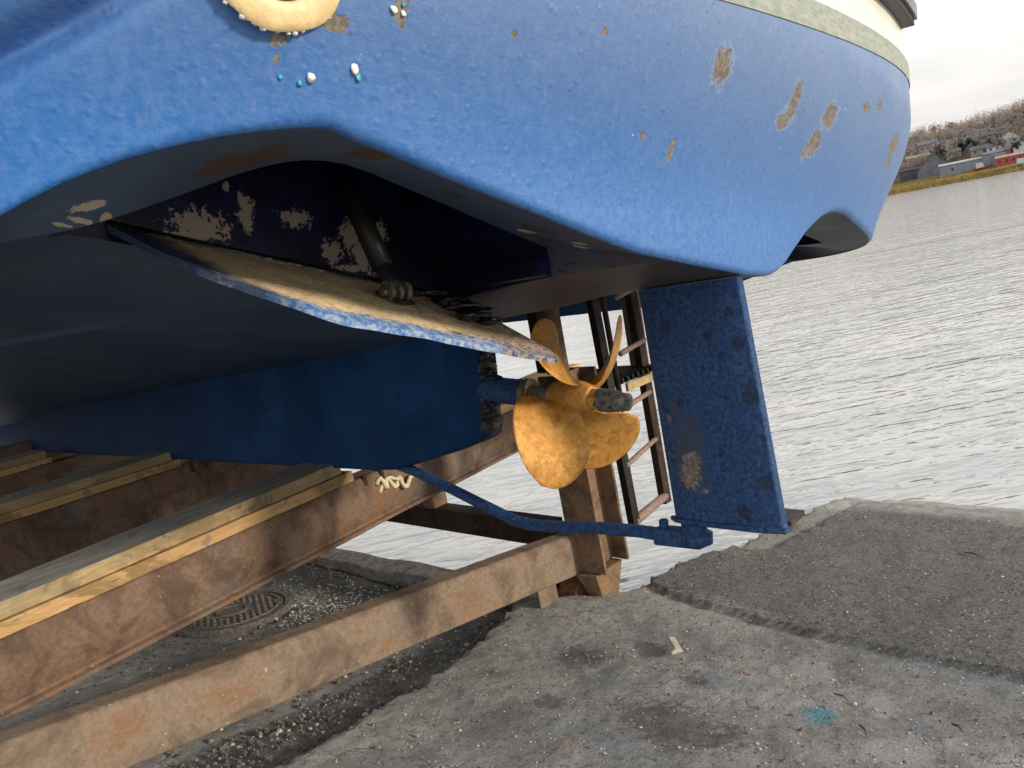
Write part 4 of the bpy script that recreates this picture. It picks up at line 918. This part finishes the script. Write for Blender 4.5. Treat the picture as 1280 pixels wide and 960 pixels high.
house(1246, 168, 5, 5, 2.4, 1.2, 'distant_beige', 'distant_slate', 'tiny pale cottage under the ridge left of the white house', wins=1)
house(1237, 175, 7, 6, 2.6, 1.6, 'distant_slate', 'distant_slate', 'slate coloured house left of the big white house', wins=2)
house(1225, 193, 8, 6, 2.6, 1.6, 'distant_beige', 'distant_slate', 'beige house with slate roof just above the right end of the warehouse', wins=2)
house(1192, 196, 7, 6, 2.4, 1.4, 'distant_white', 'distant_slate', 'white house behind the left part of the warehouse', wins=2)
house(1222, 183, 6, 6, 2.4, 1.4, 'distant_mauve', 'distant_slate', 'small pinkish house between the cottage and the slate house', wins=1)
house(1180, 184, 7, 6, 2.2, 1.4, 'distant_palegrey', 'distant_slate', 'pale grey house beside the ridge trees, right of the mauve house', wins=2)
house(1255, 193, 6, 6, 2.0, 1.2, 'distant_red', 'distant_slate', 'small red house under the big white gable', wins=1)
for i, (px, py) in enumerate(((1157, 176), (1186, 174), (1199, 171), (1214, 171), (1229, 170), (1236, 184), (1252, 158), (1204, 187), (1243, 190), (1184, 191))):
    house(px, py, (5, 7, 6)[i % 3], 6, 2.6, 1.5, ('distant_white', 'distant_palegrey')[i % 2], 'distant_slate', 'small pale house with slate roof, one of many scattered among the bare trees', wins=2, group='small pale houses on the wooded slope')
def craft(px, py, L, mat, mat2, label):
    q = hit(px, py)
    if q is None: return
    p = Vector(q[0]); R_ = Matrix.Translation(p) @ Matrix.Rotation(math.atan2(p.y, p.x)-PI/2+.2, 4, 'Z'); t = root('moored_boat', R_, label, 'boat', 'small boats laid up on the far shore')
    sec = [(-.5, .34, .0), (-.2, .40, 0), (.15, .38, .02), (.38, .22, .08), (.5, .02, .16)]
    rows = [[(a*L, b*L*.45, (.26+c)*L*.5), (a*L, b*L*.32, .06*L), (a*L, 0, 0), (a*L, -b*L*.32, .06*L), (a*L, -b*L*.45, (.26+c)*L*.5), (a*L, 0, (.24+c)*L*.5)] for a, b, c in sec]
    v, f = grid([r+[r[0]] for r in rows]); build('hull', MB().add(v, f).add(rows[0], [tuple(range(6))]), mat, t, R_)
    build('wheelhouse', MB().hexa([(-.3*L, -.12*L, .12*L), (.1*L, -.12*L, .12*L), (.1*L, .12*L, .12*L), (-.3*L, .12*L, .12*L)], [(-.28*L, -.10*L, .42*L), (.02*L, -.10*L, .42*L), (.02*L, .10*L, .42*L), (-.28*L, .10*L, .42*L)]), mat2, t, R_)
craft(1228, 212, 8, 'distant_orange', 'distant_white', 'orange boat with white wheelhouse laid up before the grey shed')
craft(1188, 213, 5, 'distant_orange', 'distant_red', 'small orange boat at the left end of the warehouse')
craft(1279, 206, 6, 'distant_teal', 'distant_teal', 'pale teal boat on the shore below the red building')
craft(1205, 213, 6, 'distant_white', 'distant_white', 'white boat lying before the middle of the warehouse')
for i, (px, py, h) in enumerate(((1198, 200, 14), (1186, 208, 11), (1166, 218, 6))):
    q = hit(px, py)
    if q: p = q[0]; build('mast', MB().tube([(p[0], p[1], p[2]-1), (p[0], p[1], p[2]+h)], [.16, .08], 6), 'distant_beige', None, world=True, label=('tall pole standing behind the warehouse roof', 'pole just right of the dark tree', 'short pole in front of the dark barn')[i], cat='pole')

# ------------------------------------------------------------------ CAMERA, LIGHT, SKY
cam = bpy.data.cameras.new('camera'); co = bpy.data.objects.new('camera', cam); COL.objects.link(co)
cam.sensor_width = 36; cam.lens = CF/1280*36; cam.clip_start = .02; cam.clip_end = 9000
co.matrix_world = Matrix(((CR[0], CU[0], -Fw[0], CO[0]), (CR[1], CU[1], -Fw[1], CO[1]), (CR[2], CU[2], -Fw[2], CO[2]), (0, 0, 0, 1)))
scn.camera = co
sd = A*.93+T*.22; sd = sd/np.linalg.norm(sd); EL = math.radians(17); sv = Vector((sd[0]*math.cos(EL), sd[1]*math.cos(EL), math.sin(EL)))
sl = bpy.data.lights.new('sun', 'SUN'); so = bpy.data.objects.new('sun', sl); COL.objects.link(so); sl.energy = 3.3; sl.angle = math.radians(8); sl.color = (1, .86, .68)
so.rotation_euler = sv.to_track_quat('Z', 'Y').to_euler()
w = bpy.data.worlds.new('World'); scn.world = w; w.use_nodes = True; N = NT(w.node_tree); bg = w.node_tree.nodes['Background']
sky = N.n('ShaderNodeTexSky', sky_type='NISHITA'); sky.sun_disc = False; sky.sun_elevation = EL; sky.sun_rotation = math.atan2(sd[0], sd[1]); sky.air_density = 1.2; sky.dust_density = 1.5
tc = N.n('ShaderNodeTexCoord').outputs['Generated']; x, y, z = N.sep(tc)
cl = N.noise(N.scale(tc, (1.6, 1.6, 9), (0, 0, 0), (0, .12, .5)), 1.3, 5, .55, .6); c2 = N.noise(N.scale(tc, (1, 1, 5), (4, 2, 0)), 2.4, 5, .6, .3)
cloud = N.ramp(cl, [(.34, (6.3, 6.2, 6.2)), (.5, (7.7, 7.5, 7.3)), (.62, (9.0, 8.6, 8.1))])
dim = N.m('MULTIPLY', N.sm(z, .3, 1., 1, .60), N.sm(z, .02, .22, .78, 1.02)); cloud = N.mix(1., cloud, N.n('ShaderNodeCombineXYZ').outputs[0], 'MIX') if False else cloud
cov = N.m('MAXIMUM', N.sm(N.m('ADD', c2, N.sm(z, 0, .5, .35, 0)), .36, .6, .5, .97), N.sm(z, -.02, .12, 1, 0))
mixc = N.mix(cov, sky.outputs[0], cloud)
sc = N.n('ShaderNodeVectorMath', operation='SCALE'); N.l(mixc, sc.inputs[0]); N.l(dim, sc.inputs['Scale'])
N.l(sc.outputs[0], bg.inputs[0]); bg.inputs[1].default_value = .15
scn.view_settings.view_transform = 'Standard'; scn.view_settings.look = 'None'; scn.view_settings.exposure = 0; scn.view_settings.gamma = 1
scn.render.engine = 'CYCLES'
scn.render.resolution_x = 1024; scn.render.resolution_y = 768
